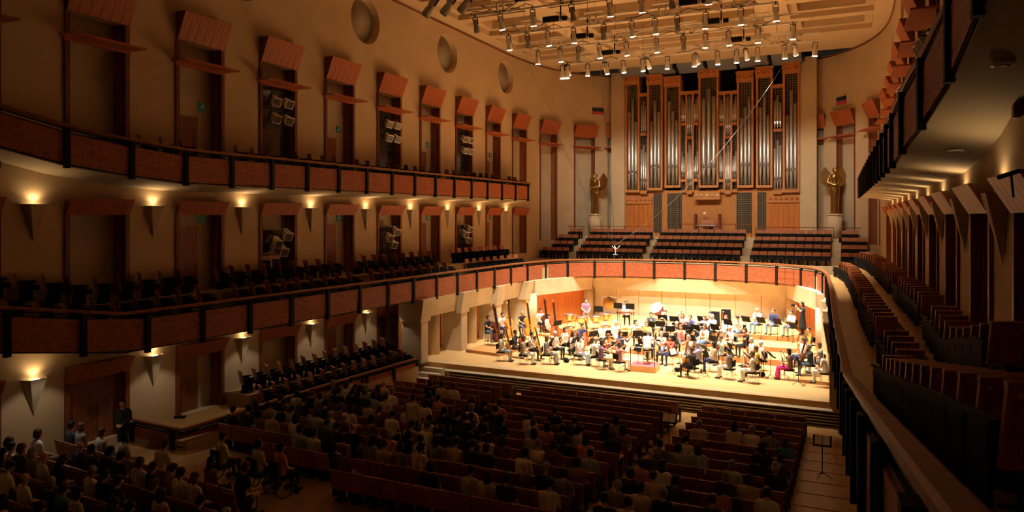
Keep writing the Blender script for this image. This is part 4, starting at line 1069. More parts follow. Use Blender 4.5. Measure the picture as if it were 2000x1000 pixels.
def frame_mx(o, y, zhint):
    y = Vector(y).normalized(); x = y.cross(Vector(zhint)).normalized(); z = x.cross(y)
    return Matrix(((x.x, y.x, z.x, o[0]), (x.y, y.y, z.y, o[1]), (x.z, y.z, z.z, o[2]), (0, 0, 0, 1)))
def put_fiddle(kind, varnish, mx, label):
    r = thing(kind if kind != 'bass' else 'double_bass', label, {'violin': 'violin', 'cello': 'cello', 'bass': 'double bass'}[kind], mx=mx)
    for n, m in fiddle(kind, varnish): place(m, n, r)
    return r
BOW = MB().tube([(0, 0, 0), (0, .37, .03), (0, .74, 0)], .006, 5).box((0, .37, -.012), (.008, .70, .003), 1).box((0, .05, -.008), (.016, .05, .03), 2).mesh('bow', ['dark_wood', 'paper', 'ebony'])
def tube_inst(name, cat, segs, label, mx):
    r = thing(name, label, cat, mx=mx)
    for nm, mb, m in segs: mb.build(nm, m, r)
    return r
def horn_coil(R, r): return [(R * cos(q) , 0, R * sin(q)) for q in [2 * pi * i / 18 * 1.2 for i in range(19)]]
def bell(r0, r1, L): return [(r0, 0), (r0 * 1.3, L * .4), (r0 * 2.2, L * .7), (r1 * .62, L * .9), (r1, L), (r1 * .96, L), (r0, L * .5)]
STD = {}
STD['desk'] = MB().box((0, 0, 0), (.52, .02, .34)).box((0, -.03, -.16), (.52, .06, .015)).mesh('desk', 'black_metal')
STD['pole'] = MB().tube([(0, 0, .12), (0, 0, 1)], .014, 8).mesh('pole', 'black_metal')
def tripod():
    mb = MB()
    for i in range(3): a = 2 * pi * i / 3; mb.tube([(0, 0, .16), (.27 * cos(a), .27 * sin(a), .012)], .010, 6)
    return mb.mesh('tripod_base', 'black_metal')
STD['base'] = tripod(); STD['paper'] = MB().box((-.11, 0, 0), (.20, .006, .28)).box((.11, 0, 0), (.20, .006, .28)).mesh('sheet_music', 'paper')
def music_stand(loc, rz, label, h=1.0, tilt=22, paper=False, grp='music stands of the orchestra'):
    r = thing('music_stand', label, 'music stand', loc, rz, grp)
    p = place(STD['pole'], 'pole', r); p.scale = (1, 1, h - .04); place(STD['base'], 'tripod_base', r)
    mx = Matrix.Translation((0, 0, h + .08)) @ Matrix.Rotation(radians(-tilt), 4, 'X'); d = place(STD['desk'], 'desk', r, mx=mx)
    if paper: place(STD['paper'], 'sheet_music', d, loc=(0, -.016, .02))
    return r
CHS = [('seat', MB().box((0, .02, .44), (.42, .42, .045)).mesh('seat', 'black_fabric')), ('backrest', MB().box((0, .22, .72), (.40, .03, .26), mx=Matrix.Rotation(0, 4, 'X')).mesh('backrest', 'black_fabric'))]
CLG = MB().tube([(0, 0, 0), (0, 0, .44)], .011, 6).mesh('leg', 'chrome'); CUP = MB().tube([(0, 0, .44), (0, .015, .84)], .010, 6).mesh('back_upright', 'chrome')
def chair(mx, label):
    r = thing('orchestra_chair', label, 'chair', mx=mx, group='orchestra chairs')
    for n, m in CHS: place(m, n, r)
    for sx in (-.19, .19):
        for sy in (-.17, .20): place(CLG, 'leg', r, loc=(sx, sy, 0))
        place(CUP, 'back_upright', r, loc=(sx, .205, 0))
    return r
def stool(mx, label, h=.66):
    r = thing('bass_stool', label, 'stool', mx=mx)
    MB().lathe([(.17, h - .05), (.18, h - .02), (.17, h)], 18).build('seat', 'black_fabric', r)
    for i in range(4):
        a = pi / 4 + pi / 2 * i; MB().tube([(.10 * cos(a), .10 * sin(a), h - .05), (.20 * cos(a), .20 * sin(a), 0)], .013, 6).build('leg', 'chrome', r)
    MB().lathe([(.155, .2), (.165, .21), (.155, .22)], 16).build('foot_ring', 'chrome', r)

# ------------------------------------------------------------------ stage risers, podium, percussion
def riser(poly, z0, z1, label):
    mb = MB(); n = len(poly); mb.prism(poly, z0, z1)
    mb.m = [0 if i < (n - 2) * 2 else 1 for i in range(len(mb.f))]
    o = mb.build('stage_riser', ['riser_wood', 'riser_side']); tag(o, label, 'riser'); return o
R1, R2, R3 = .28, .52, .78
def band(y0, hw, y1=47.0, bow=.5):
    return [(-hw, y0 + bow), (-hw * .5, y0 + bow * .25), (0, y0), (hw * .5, y0 + bow * .25), (hw, y0 + bow), (hw, y1), (-hw, y1)]
riser([(-1.6, 36.2), (7.4, 36.2), (7.4, 42.2), (5.9, 46.7), (-1.6, 46.7)], .0, R1, 'lowest wooden riser under the woodwinds')
riser([(-.9, 38.3), (7.3, 38.3), (7.3, 42.2), (5.85, 46.7), (-.9, 46.7)], R1, R2, 'middle wooden riser behind the woodwinds')
riser([(-1.63, 40.3), (7.2, 40.3), (7.2, 42.2), (5.8, 46.7), (-1.63, 46.7)], R2, R3, 'top wooden riser under brass and percussion')
riser([(-6.0, 39.4), (-1.65, 38.9), (-1.65, 46.7), (-5.7, 46.7)], 0, R2, 'orange-edged wooden riser under the timpani at back left')
a = at(925, 690, 0); riser([(a.x - .5, a.y + .05), (a.x + 1.6, a.y - .25), (a.x + 1.9, a.y + 1.8), (a.x - .2, a.y + 2.1)], 0, .16, 'low wooden platform under the bass player at stage left edge')
a = at(1566, 748, 0); riser([(a.x - .1, a.y), (a.x + 1.35, a.y - .1), (a.x + 1.35, a.y + 2.1), (a.x - .1, a.y + 2.2)], 0, .15, 'low pale platform under the string players at right front')
for i in range(3):
    a = at(1603, 692 - i * 16, .2 * (i + 1)); tag(MB().box((a.x + .55, a.y + .5, .1 * (i + 1)), (1.1, .7, .2 * (i + 1))).build('stage_bench_step', 'riser_wood'), f'orange wooden step at the right rear of the stage, {ordw(i + 1)} from the bottom', 'step')
pc = at(1250, 727, 0); pc.x += .05; pc.y += .6
pd = thing('conductor_podium', 'square wooden conductor podium with red carpet top', 'podium', pc, radians(4))
MB().box((0, 0, .13), (1.25, 1.2, .26)).build('box', 'riser_wood', pd); MB().box((0, 0, .268), (1.21, 1.16, .02)).build('carpet', 'podium_red', pd)
for sx in (-.55, .55): MB().tube([(sx, -.50, .26), (sx, -.50, 1.12)], .018, 8).build('rail_post', 'black_metal', pd)
MB().tube([(-.55, -.50, 1.12), (.55, -.50, 1.12)], .02, 8).build('rail', 'chrome', pd)
PODIUM = Vector((pc.x, pc.y + .3, 0))
def face(p, target=None): t = target or PODIUM; d = Vector(t) - Vector(p); return atan2(d.x, -d.y)
ms = at(1226, 712, .28); music_stand((pc.x - .3, pc.y + .95, 0), pi, 'broad black music stand in front of the conductor podium', 1.05, 30, True)
# timpani
KET = MB().lathe([(.06, 0), (.20, .05), (.32, .20), (.36, .40), (.365, .46)], 22).mesh('kettle', 'copper'); DSK = MB().lathe([(.36, .465), (.355, .472)], 22).mesh('drumhead', 'drumskin')
HOP = MB().lathe([(.36, .43), (.385, .44), (.385, .48), (.36, .485)], 22).mesh('hoop', 'chrome')
for i, (px, py) in enumerate(((1113, 641), (1136, 646), (1164, 644), (1183, 639))):
    p = at(px, py, R2 + .002); r = thing('timpani', f'copper kettledrum on the back left riser, {ordw(i + 1)} from the left', 'kettledrum', p, 0, 'kettledrums')
    for n, m in (('kettle', KET), ('drumhead', DSK), ('hoop', HOP)): place(m, n, r, loc=(0, 0, .36))
    for q in range(4):
        a = pi / 4 + q * pi / 2; MB().tube([(.37 * cos(a), .37 * sin(a), .80), (.40 * cos(a), .40 * sin(a), .4), (.28 * cos(a), .28 * sin(a), .03)], .016, 6).build('frame_leg', 'brass', r)
    MB().lathe([(.30, .02), (.32, .05), (.30, .08)], 18).build('base_ring', 'chrome', r)
p = at_y(1191, 600, 45.6); r = thing('tam_tam', 'round bronze gong hanging in a frame near the back wall', 'gong', (p.x, 45.6, R2))
MB().lathe([(.02, -.02), (.40, -.02), (.44, 0), (.40, .02), (.02, .02)], 26, 0, Matrix.Translation((0, 0, .88)) @ Matrix.Rotation(pi / 2, 4, 'X')).build('disc', 'bronze', r)
for sx in (-.55, .55): MB().tube([(sx, 0, 0), (sx, 0, 1.25)], .02, 8).build('frame_upright', 'chrome', r)
MB().tube([(-.55, 0, 1.25), (.55, 0, 1.25)], .02, 8).build('frame_top', 'chrome', r)
p = at(1222, 636, R3); r = thing('percussion_table', 'dark trap table with thin legs in front of the white-shirted percussionist', 'table', (p.x, p.y, R3))
MB().box((0, 0, .78), (.95, .5, .07)).build('table_top', 'dark_wood', r)
for sx in (-.42, .42):
    for sy in (-.2, .2): MB().tube([(sx, sy, 0), (sx, sy, .76)], .016, 6).build('leg', 'black_metal', r)
for j, dx in enumerate((-.36, .36)):
    music_stand((p.x + dx, p.y - .35, R3), pi, f'black music stand at the percussion table, {"left" if j == 0 else "right"} of two', 1.10, 8)
p = at_y(1249, 600, 43.6); r = thing('bass_drum', 'large tilted bass drum with white head and dark shell on stand', 'drum', (max(p.x, -1.0), p.y, R3), radians(-20))
T = Matrix.Translation((0, 0, .62)) @ Matrix.Rotation(radians(50), 4, 'X')
MB().lathe([(.36, -.20), (.36, .20)], 26, 0, T).build('shell', 'bass_dark', r)
for z in (-.205, .205): MB().lathe([(.35, z - .006), (.35, z + .006)], 26, 0, T).build('drumhead', 'drumskin', r); MB().lathe([(.36, z - .03), (.385, z), (.36, z + .03)], 26, 0, T).build('hoop', 'white_paint', r)
for sx in (-.4, .4): MB().tube([(sx, .2, 0), (sx, 0, .55)], .02, 6).tube([(sx, -.2, 0), (sx, 0, .55)], .02, 6).build('stand_leg', 'chrome', r)

# ------------------------------------------------------------------ orchestra (head-top pixel, riser height, pose, clothes, hair, instrument, where)
S_ = ('short',); 
ORCH = [
 (953, 617, .16, 'cello', 'black', 'denim', ('black', 'short'), 'bass:bass_dark', 'on a stool at the far left edge'),
 (981, 611, 0, 'cello', 'white', 'navy', ('black', 'short'), 'bass:violin_amber', 'second of the bass players'),
 (1020, 608, 0, 'cello', 'black', 'denim', ('grey', 'short'), 'bass:violin_amber', 'third of the bass players'),
 (1056, 603, 0, 'cello', 'white', 'black', ('black', 'short'), 'bass:bass_dark', 'fourth of the bass players, by the pillar'),
 (1072, 614, 0, 'lap', 'white', 'beige', ('black', 'short'), 'bass:violin_red', 'left of the timpani riser'),
 (980, 651, 0, 'lap', 'white', 'pale blue', ('brown', 'long'), 'cello:violin_amber', 'nearest the left stage edge, in pale trousers'),
 (1006, 645, 0, 'cello', 'charcoal', 'brown', ('dark brown', 'short'), 'cello:violin_red', 'beside the pale-trousered woman at left'),
 (1023, 656, 0, 'violinrest', 'beige', 'white', ('brown', 'bob'), 'violin:violin_red', 'in white trousers at the front left'),
 (1038, 649, 0, 'cello', 'white', 'black', ('black', 'short'), 'cello:violin_amber', 'with pale cello at the left'),
 (1068, 656, 0, 'violinrest', 'grey', 'grey', ('auburn', 'long'), 'violin:violin_red', 'in a grey dress near the front left'),
 (1084, 647, 0, 'violinrest', 'white', 'black', ('white', 'short'), 'violin:violin_amber', 'white-haired, left of centre'),
 (1103, 640, 0, 'violinrest', 'white', 'black', ('black', 'bob'), 'violin:violin_red', 'in white blouse below the timpani'),
 (1119, 648, 0, 'violinrest', 'white', 'grey', ('dark brown', 'long'), 'violin:violin_red', 'in a long grey skirt at front left'),
 (1130, 657, 0, 'violinrest', 'white', 'pale blue', ('black', 'bob'), 'violin:violin_red', 'two seats left of the concertmaster'),
 (1137, 633, 0, 'cello', 'navy', 'white', ('black', 'short'), 'cello:cello_bright', 'behind a bright red cello'),
 (1164, 660, 0, 'violin', 'white', 'navy', ('grey', 'short'), 'violin:violin_red', 'on the front black chair left of the podium'),
 (1174, 664, 0, 'violin', 'purple', 'beige', ('dark brown', 'bob'), 'violin:violin_red', 'behind the front player left of the podium'),
 (1177, 631, 0, 'wind', 'white', 'black', ('white', 'short'), 'clarinet', 'white-haired, below the kettledrums'),
 (1203, 637, 0, 'violinrest', 'white', 'white', ('white', 'short'), 'violin:violin_amber', 'all in white left of the podium'),
 (1212, 647, 0, 'violin', 'navy', 'white', ('black', 'bob'), 'violin:violin_red', 'in navy top left of the podium'),
 (1210, 668, 0, 'violin', 'pink', 'white', ('brown', 'bob'), 'violin:violin_amber', 'in pink close to the podium'),
 (1188, 652, 0, 'violin', 'orange', 'beige', ('auburn', 'bob'), 'violin:violin_amber', 'in orange between the left desks'),
 (1247, 636, 0, 'violin', 'white', 'black', ('black', 'bob'), 'violin:violin_red', 'directly behind the podium'),
 (1257, 627, R1, 'wind', 'yellow', 'black', ('brown', 'bob'), 'flute', 'in pale yellow behind the podium'),
 (1275, 610, R2, 'wind', 'charcoal', 'black', ('black', 'short'), 'clarinet', 'in a dark jacket at the left of the winds'),
 (1299, 606, R2, 'wind', 'white', 'black', ('black', 'short'), 'clarinet', 'broad white shirt among the winds'),
 (1291, 600, R3, 'brass', 'cream', 'grey', ('grey', 'bald'), 'horn', 'bald, behind the left wind stands'),
 (1327, 600, R3, 'brass', 'white', 'grey', ('grey', 'bald'), 'horn', 'bald in white by the back wall'),
 (1292, 637, R1, 'wind', 'pale grey', 'blue', ('grey', 'short'), 'flute', 'grey-haired in pale shirt behind the pale cello'),
 (1334, 612, R2, 'wind', 'pink', 'brown', ('auburn', 'long'), 'bassoon', 'in pink holding a long red bassoon'),
 (1358, 606, R3, 'brass', 'navy', 'black', ('dark brown', 'short'), 'horn', 'in navy behind the broad stands'),
 (1387, 600, R3, 'brass', 'black', 'black', ('black', 'short'), 'trumpet', 'in black by the back wall'),
 (1367, 616, R2, 'wind', 'white', 'beige', ('brown', 'bob'), 'clarinet', 'in white right of the bassoon'),
 (1322, 627, R1, 'wind', 'black', 'black', ('grey', 'bald'), 'flute', 'bald in a black shirt'),
 (1364, 628, R1, 'wind', 'black', 'grey', ('grey', 'bob'), 'clarinet', 'grey-haired in a black dress'),
 (1393, 634, 0, 'wind', 'white', 'black', ('white', 'short'), 'clarinet', 'in white shirt right of centre'),
 (1376, 645, 0, 'violinrest', 'white', 'blue', ('brown', 'bob'), 'violin:violin_amber', 'in white sleeveless right of centre'),
 (1412, 606, R3, 'lapturn', 'pale blue', 'grey', ('auburn', 'bob'), 'bassoon', 'with a bassoon beside black cases'),
 (1426, 648, 0, 'violinrest', 'white', 'beige', ('white', 'short'), 'violin:violin_red', 'before a tall black stand'),
 (1445, 606, R3, 'leanfwd', 'pale grey', 'denim', ('black', 'short'), 'trumpet', 'leaning forward by the trumpets'),
 (1479, 601, R3, 'crossed', 'pale blue', 'denim', ('grey', 'bald'), 'trumpet', 'bald in light blue shirt'),
 (1511, 603, R3, 'lap', 'navy', 'denim', ('brown', 'short'), 'trombone', 'in a navy polo shirt'),
 (1546, 606, R3, 'crossed', 'white', 'denim', ('dark brown', 'short'), 'trombone', 'in white with arms folded and jeans'),
 (1580, 610, R3, 'lap', 'charcoal', 'beige', ('black', 'short'), 'tuba', 'with a tuba at the right end'),
 (1280, 655, 0, 'cello', 'pale grey', 'black', ('dark brown', 'short'), 'cello:cello_pale', 'behind a pale yellow cello'),
 (1309, 656, 0, 'violin', 'red', 'navy', ('black', 'bob'), 'violin:violin_red', 'in red right of the podium'),
 (1330, 645, 0, 'violin', 'pink', 'black', ('auburn', 'long'), 'violin:violin_amber', 'in pink right of the podium'),
 (1345, 655, 0, 'violin', 'white', 'white', ('grey', 'bob'), 'violin:violin_red', 'in white playing right of the podium'),
 (1352, 678, 0, 'cello', 'charcoal', 'black', ('brown', 'short'), 'cello:violin_amber', 'in dark suit with back to the hall'),
 (1364, 669, 0, 'violin', 'lavender', 'grey', ('grey', 'short'), 'violin:violin_red', 'in lavender shirt beside the dark suit'),
 (1394, 668, 0, 'violinrest', 'beige', 'navy', ('black', 'long'), 'violin:violin_amber', 'with long black hair right of centre'),
 (1408, 656, 0, 'cello', 'mint', 'white', ('brown', 'short'), 'cello:bass_dark', 'in a pale green shirt'),
 (1424, 680, 0, 'violinrest', 'grey', 'white', ('black', 'short'), 'violin:violin_amber', 'in grey T-shirt and white trousers at front right'),
 (1456, 652, 0, 'violin', 'black', 'black', ('dark brown', 'bob'), 'violin:cello_bright', 'in a black vest right of centre'),
 (1468, 660, 0, 'lap', 'white', 'beige', ('grey', 'bob'), 'violin:violin_red', 'pale-haired right of centre'),
 (1487, 666, 0, 'lap', 'white', 'black', ('white', 'short'), 'violin:violin_amber', 'white-haired at the right'),
 (1477, 676, 0, 'lap', 'yellow', 'black', ('brown', 'short'), 'violin:violin_red', 'in a yellow shirt at the right'),
 (1470, 686, 0, 'violinrest', 'white', 'white', ('brown', 'bob'), 'violin:violin_red', 'in white trousers nearest the front right'),
 (1541, 681, 0, 'violinrest', 'brown', 'magenta', ('black', 'long'), 'violin:bass_dark', 'in a magenta skirt'),
 (1568, 660, 0, 'lap', 'white', 'navy', ('brown', 'short'), 'violin:violin_amber', 'in white T-shirt at the right'),
 (1585, 672, .15, 'cello', 'charcoal', 'denim', ('grey', 'short'), 'cello:bass_dark', 'in jeans on the right platform'),
 (1597, 670, .15, 'lap', 'beige', 'pale blue', ('brown', 'bob'), None, 'pale dressed on the right platform'),
 (1612, 686, .15, 'leanfwd', 'white', 'white', ('grey', 'short'), 'violin:violin_red', 'in white at the right end of the front platform'),
]
INST = {'violin': 'violinist', 'cello': 'cellist', 'bass': 'bass player', 'clarinet': 'clarinettist', 'flute': 'flautist', 'bassoon': 'bassoonist', 'horn': 'horn player', 'trumpet': 'trumpeter', 'trombone': 'trombonist', 'tuba': 'tuba player', None: 'musician'}
SKIRT = {9, 11, 12, 13, 58}
PS = 1.0
def stage_z(x, y):
    if -6.0 < x < -1.65 and y > 39.4: return R2
    if -1.63 < x < 7.2 and y > 40.3: return R3
    if -.9 < x < 7.3 and y > 38.3: return R2
    if -1.6 < x < 7.5 and y > 36.2: return R1
    return 0.0
SPOTP = []
for e in ORCH:
    q = at(e[0], e[1], e[2] + (.20 if (e[7] or '').startswith('bass:') and e[3] == 'cello' else 0) + 1.365); SPOTP.append([q.x, q.y, e[2]])
for it in range(40):          # keep neighbours from sitting inside each other
    for i in range(len(SPOTP)):
        for j in range(i):
            dx, dy = SPOTP[i][0] - SPOTP[j][0], SPOTP[i][1] - SPOTP[j][1]; L = hypot(dx, dy) or 1e-3
            if L < .72:
                k = (.72 - L) / L * .25
                SPOTP[i][0] += dx * k; SPOTP[i][1] += dy * k; SPOTP[j][0] -= dx * k; SPOTP[j][1] -= dy * k
for n, (px, py, rz_, pose, shirt, pants, hair, inst, where) in enumerate(ORCH):
    kind, _, var = (inst or '').partition(':'); kind = kind or None
    up = .20 if kind == 'bass' and pose == 'cello' else 0.0
    rz_ = max(stage_z(SPOTP[n][0], SPOTP[n][1]), rz_ if rz_ in (.15, .16) else 0)
    p = Vector((SPOTP[n][0], SPOTP[n][1], rz_)); a = face(p)
    who = f'seated {INST[kind]} in {shirt} top, {where}'
    o, mx = person((p.x, p.y, rz_ + up), a, pose, shirt, pants, hair, who, 'person', 'orchestra players', sleeves='long' if shirt in ('charcoal', 'navy', 'lavender', 'cream') else 'short', skirt=n in SKIRT, legs='short' if pants in ('beige', 'brown') and n in (5, 43, 57) else 'long', scale=PS)
    base = Matrix.Translation(Vector((p.x, p.y, rz_))) @ Matrix.Rotation(a, 4, 'Z')
    if up: stool(base, f'tall stool of the {INST[kind]} {where}')
    else: chair(base @ Matrix.Translation((0, 0, .0)), f'black chair of the {INST[kind]} {where}')
    lab = f'of the {shirt}-topped player {where}'
    if kind == 'violin':
        if pose == 'violin':
            put_fiddle('violin', var, mx @ frame_mx((.07, -.11, 1.095), (.24, -.40, -.01), (.15, .1, 1)), 'violin ' + lab)
            tag(place(BOW, 'violin_bow', mx=mx @ frame_mx((-.12, -.46, 1.08), (.75, .30, .12), (0, 0, 1))), 'bow ' + lab, 'bow')
        else:
            put_fiddle('violin', var, mx @ frame_mx((.06, -.22, .64), (.10, -.10, .62), (0, -1, .1)), 'violin ' + lab)
    elif kind == 'cello':
        put_fiddle('cello', var, mx @ frame_mx((.02, -.44, .24), (.06, .24, .90), (0, -1, .26)), 'cello ' + lab)
        tag(place(BOW, 'cello_bow', mx=mx @ frame_mx((-.28, -.50, .74), (.75, -.02, .03), (0, 0, 1))), 'bow ' + lab, 'bow')
    elif kind == 'bass':
        put_fiddle('bass', var, base @ frame_mx((.14, -.58, .17), (-.04, .30, 1.6), (0, -1, .2)), 'double bass ' + lab)
    elif kind == 'clarinet':
        tube_inst('clarinet', 'clarinet', [('body', MB().tube([(0, 0, 0), (0, .1, 0), (0, .55, 0)], [.010, .013, .014], 8), 'ebony'), ('bell', MB().tube([(0, .55, 0), (0, .66, 0)], [.015, .035], 10), 'ebony'), ('keys', MB().tube([(0, .15, .015), (0, .5, .016)], .005, 5), 'silver')], 'clarinet ' + lab, mx @ frame_mx((0, -.15, 1.175), (0, -.45, -.65), (0, -1, .5)))
    elif kind == 'flute':
        tube_inst('flute', 'flute', [('tube', MB().tube([(0, 0, 0), (0, .67, 0)], .0095, 8), 'silver'), ('keys', MB().tube([(0, .2, .012), (0, .62, .012)], .006, 5), 'silver')], 'flute ' + lab, mx @ frame_mx((.06, -.15, 1.18), (-1, -.15, -.12), (0, 0, 1)))
    elif kind == 'bassoon':
        tube_inst('bassoon', 'bassoon', [('long_joint', MB().tube([(0, 0, 0), (0, 1.25, 0)], [.026, .018], 10), 'cello_bright'), ('boot', MB().box((.02, .15, 0), (.07, .36, .045)), 'cello_bright'), ('bell_ring', MB().tube([(0, 1.22, 0), (0, 1.27, 0)], .024, 10), 'paper'), ('crook', MB().tube([(.03, .75, 0), (.06, .85, .06), (.02, .8, .2)], .005, 6), 'silver')], 'bassoon ' + lab, mx @ frame_mx((-.26, -.20, .42), (.34, -.20, 1.15), (0, -1, 0)))
    elif kind == 'horn':
        tube_inst('french_horn', 'horn', [('coil', MB().tube(horn_coil(.15, 0), .016, 8), 'brass'), ('bell', MB().lathe(bell(.02, .15, .28), 18, 0, Matrix.Translation((-.12, .02, -.1)) @ Matrix.Rotation(radians(120), 4, 'Y')), 'brass'), ('leadpipe', MB().tube([(.15, 0, 0), (.18, .0, .16)], .008, 6), 'brass')], 'brass horn ' + lab, mx @ Matrix.Translation((-.06, -.30, .86)))
    elif kind == 'trumpet':
        tube_inst('trumpet', 'trumpet', [('tubing', MB().tube([(0, 0, 0), (0, .30, 0), (0, .34, -.05), (0, .30, -.09), (0, .05, -.09), (0, .02, -.04)], .008, 8), 'brass'), ('bell', MB().lathe(bell(.012, .062, .28), 16, 0, Matrix.Translation((0, .22, 0)) @ Matrix.Rotation(-pi / 2, 4, 'X')), 'brass'), ('valves', MB().box((0, .18, -.04), (.03, .09, .12)), 'silver')], 'trumpet ' + lab, mx @ (frame_mx((0, -.16, 1.17), (0, -1, -.1), (0, 0, 1)) if pose == 'brass' else frame_mx((.14, -.34, .62), (.1, -.1, 1), (0, -1, 0))))
    elif kind == 'trombone':
        tube_inst('trombone', 'trombone', [('slide', MB().tube([(-.04, 0, 0), (-.04, .85, 0), (.04, .85, 0), (.04, .1, 0)], .009, 8), 'brass'), ('bell_section', MB().tube([(.04, .1, 0), (.04, -.35, 0), (.12, -.4, 0), (.12, .1, 0)], .011, 8), 'brass'), ('bell', MB().lathe(bell(.014, .10, .40), 18, 0, Matrix.Translation((.12, .05, 0)) @ Matrix.Rotation(-pi / 2, 4, 'X')), 'brass')], 'trombone ' + lab, mx @ frame_mx((-.10, -.46, .14), (.02, .08, 1), (0, -1, 0)))
    elif kind == 'tuba':
        tube_inst('tuba', 'tuba', [('body', MB().tube([(.16, 0, .62), (.16, 0, .12), (.08, 0, .02), (-.08, 0, .02), (-.16, 0, .12), (-.16, 0, .5)], [.05, .065, .07, .07, .06, .045], 12), 'brass'), ('bell', MB().lathe(bell(.055, .22, .45), 20, 0, Matrix.Translation((.16, 0, .55))), 'brass'), ('branch', MB().tube([(-.16, 0, .5), (-.10, -.03, .62), (.0, -.05, .5), (.0, -.05, .2)], .025, 8), 'brass'), ('valves', MB().box((-.04, -.07, .38), (.14, .05, .2)), 'silver')], 'tuba ' + lab, mx @ Matrix.Translation((.22, -.34, .12)))
    # a stand for winds each, and for every other string desk
    if kind in ('clarinet', 'flute', 'bassoon', 'horn', 'trumpet', 'trombone', 'tuba') or (kind in ('violin', 'cello') and n % 2 == 0) or n in (4,):
        f = Vector((sin(a), -cos(a), 0)); q = Vector((p.x, p.y, 0)) + f * 1.05
        zz = stage_z(q.x, q.y)
        music_stand((q.x, q.y, zz), a + pi, f'black music stand before the {INST[kind]} {where}', 1.02 if rz_ >= R1 else .92, 24, paper=(n % 3 == 0))
# concertmaster-type extra figures
p = at(1144, 583, R2 + 1.765); person((p.x, p.y, R2), face(p), 'stand', 'purple', 'beige', ('black', 'short'), 'standing timpanist in purple T-shirt behind the kettledrums')
p = at(1147, 655, R2); music_stand((p.x, max(p.y - .3, 39.7), R2), pi + .1, 'tall black music stand in front of the timpanist', 1.15, 8)
p = at(1223, 588, R3 + 1.365); person((p.x, p.y, R3), face(p), 'lap', 'white', 'black', ('black', 'short'), 'seated percussionist in white behind two black stands'); chair(Matrix.Translation((p.x, p.y, R3)) @ Matrix.Rotation(face(p), 4, 'Z'), 'black chair of the percussionist behind two black stands')
p = at(1567, 590, R3 + 1.765); po, pm = person((p.x, min(p.y, 45.6), R3), radians(-62), 'photo', 'black', 'black', ('black', 'long'), 'standing woman in black holding a camera at the right back', skirt=True)
r = thing('photo_camera', 'black photo camera held up by the woman in black', 'camera', mx=pm @ Matrix.Translation((0, -.46, 1.60)))
MB().box((0, 0, 0), (.15, .08, .11)).build('camera_body', 'black_metal', r); MB().lathe([(.04, 0), (.042, .12), (.036, .13)], 14, 0, Matrix.Translation((0, -.03, 0)) @ Matrix.Rotation(pi / 2, 4, 'X')).build('lens_barrel', 'black_metal', r)
# conductor on a high stool
cp = Vector((pc.x + .12, pc.y + .0, .28)); stool(Matrix.Translation(cp), 'tall stool on the conductor podium', .68)
person((cp.x, cp.y, .28 + .20), pi + radians(0), 'conduct', 'white', 'navy', ('grey', 'short'), 'conductor in white shirt bending over the podium on a stool', sleeves='long')
for i, (px, py) in enumerate(((1296, 694), (1376, 722), (1505, 738), (1195, 716), (1457, 738))):
    q = at(px, py, 0); music_stand((q.x, q.y, 0), face(q) + pi + .4, f'thin black music stand standing at the stage front, {ordw(i + 1)} of the loose ones', .95, 40, paper=i < 3)
for i, (px, py) in enumerate(((1106, 708), (1323, 726), (1488, 735))):
    q = at(px, py, 0); r = thing('floor_bag', f'small dark round bag on the stage floor by a front chair, {ordw(i + 1)} from left', 'bag', q)
    MB().sphere((0, 0, .10), (.16, .12, .10), 14, 8).build('bag_body', 'black_fabric', r); MB().tube([(-.1, 0, .18), (0, 0, .27), (.1, 0, .18)], .012, 6).build('strap', 'black_fabric', r)
# black instrument cases stacked at back centre
for i, (px, py) in enumerate(((1396, 645), (1418, 640))):
    q = at(px, py, R2); r = thing('instrument_case', f'tall black instrument case standing among the winds, {"left" if i == 0 else "right"} of two', 'case', (q.x, q.y, R2))
    MB().box((0, 0, .55), (.62, .28, 1.06), taper=(.8, 1)).build('shell', 'black_fabric', r); MB().box((0, -.15, .6), (.12, .03, .03)).build('handle', 'black_metal', r)

# ------------------------------------------------------------------ stalls: seats and audience
SHIRTS = ['white', 'white', 'pale grey', 'white', 'cream', 'black', 'black', 'navy', 'grey', 'charcoal', 'black', 'charcoal', 'navy', 'beige', 'purple', 'pale grey', 'pink', 'brown', 'pale blue', 'charcoal', 'black', 'black', 'navy', 'white', 'grey', 'teal', 'cream']
HAIRS = [('black', 'short'), ('black', 'bob'), ('black', 'short'), ('dark brown', 'short'), ('black', 'long'), ('black', 'bun'), ('black', 'short'), ('black', 'short'), ('black', 'bob'), ('black', 'long'), ('dark brown', 'short'), ('dark brown', 'bob'), ('dark brown', 'long'), ('grey', 'short'), ('brown', 'bob'), ('grey', 'bob'), ('white', 'bald')]
AUD = ['lap', 'lapturn', 'leanfwd']
rng = random.Random(21); STALLS = []
def sit(x, y, z, rz, where, occ, key='stall', parts=True, sgrp='stall seats'):
    STALLS.append((x, y, z, rz, where, sgrp))
    if rng.random() < occ:
        sh = rng.choice(SHIRTS); hr = rng.choice(HAIRS); po = rng.choice(AUD)
        hn = 'bald' if hr[1] == 'bald' else f'{hr[0]}-haired'
        person((x, y + .03, z - .02), rz + pi + rng.uniform(-.12, .12), po, sh, rng.choice(['black', 'navy', 'grey', 'beige', 'denim']), hr, f'{hn} listener in {sh}, {where}', 'person', 'seated audience', scale=rng.uniform(.97, 1.04))
def block(nm, x0, x1, n, rows, y0, occf, skip=None):
    for i in rows:
        y = y0 - 1.0 * i; z = hall_z(y) + .002
        for j in range(n):
            if skip and skip(i, j): continue
            sit(x0 + (x1 - x0) * (j + .5) / n, y, z, 0, f'{ordw(i + 1)} row of the {nm} block, {ordw(j + 1)} from left', occf(i, j), parts=i >= 6, sgrp=f'seats of the {nm} stall block')
block('centre', -2.6, 3.7, 12, range(14), 28.2, lambda i, j: 0 if i < 6 else (.45 if i < 8 else .68))
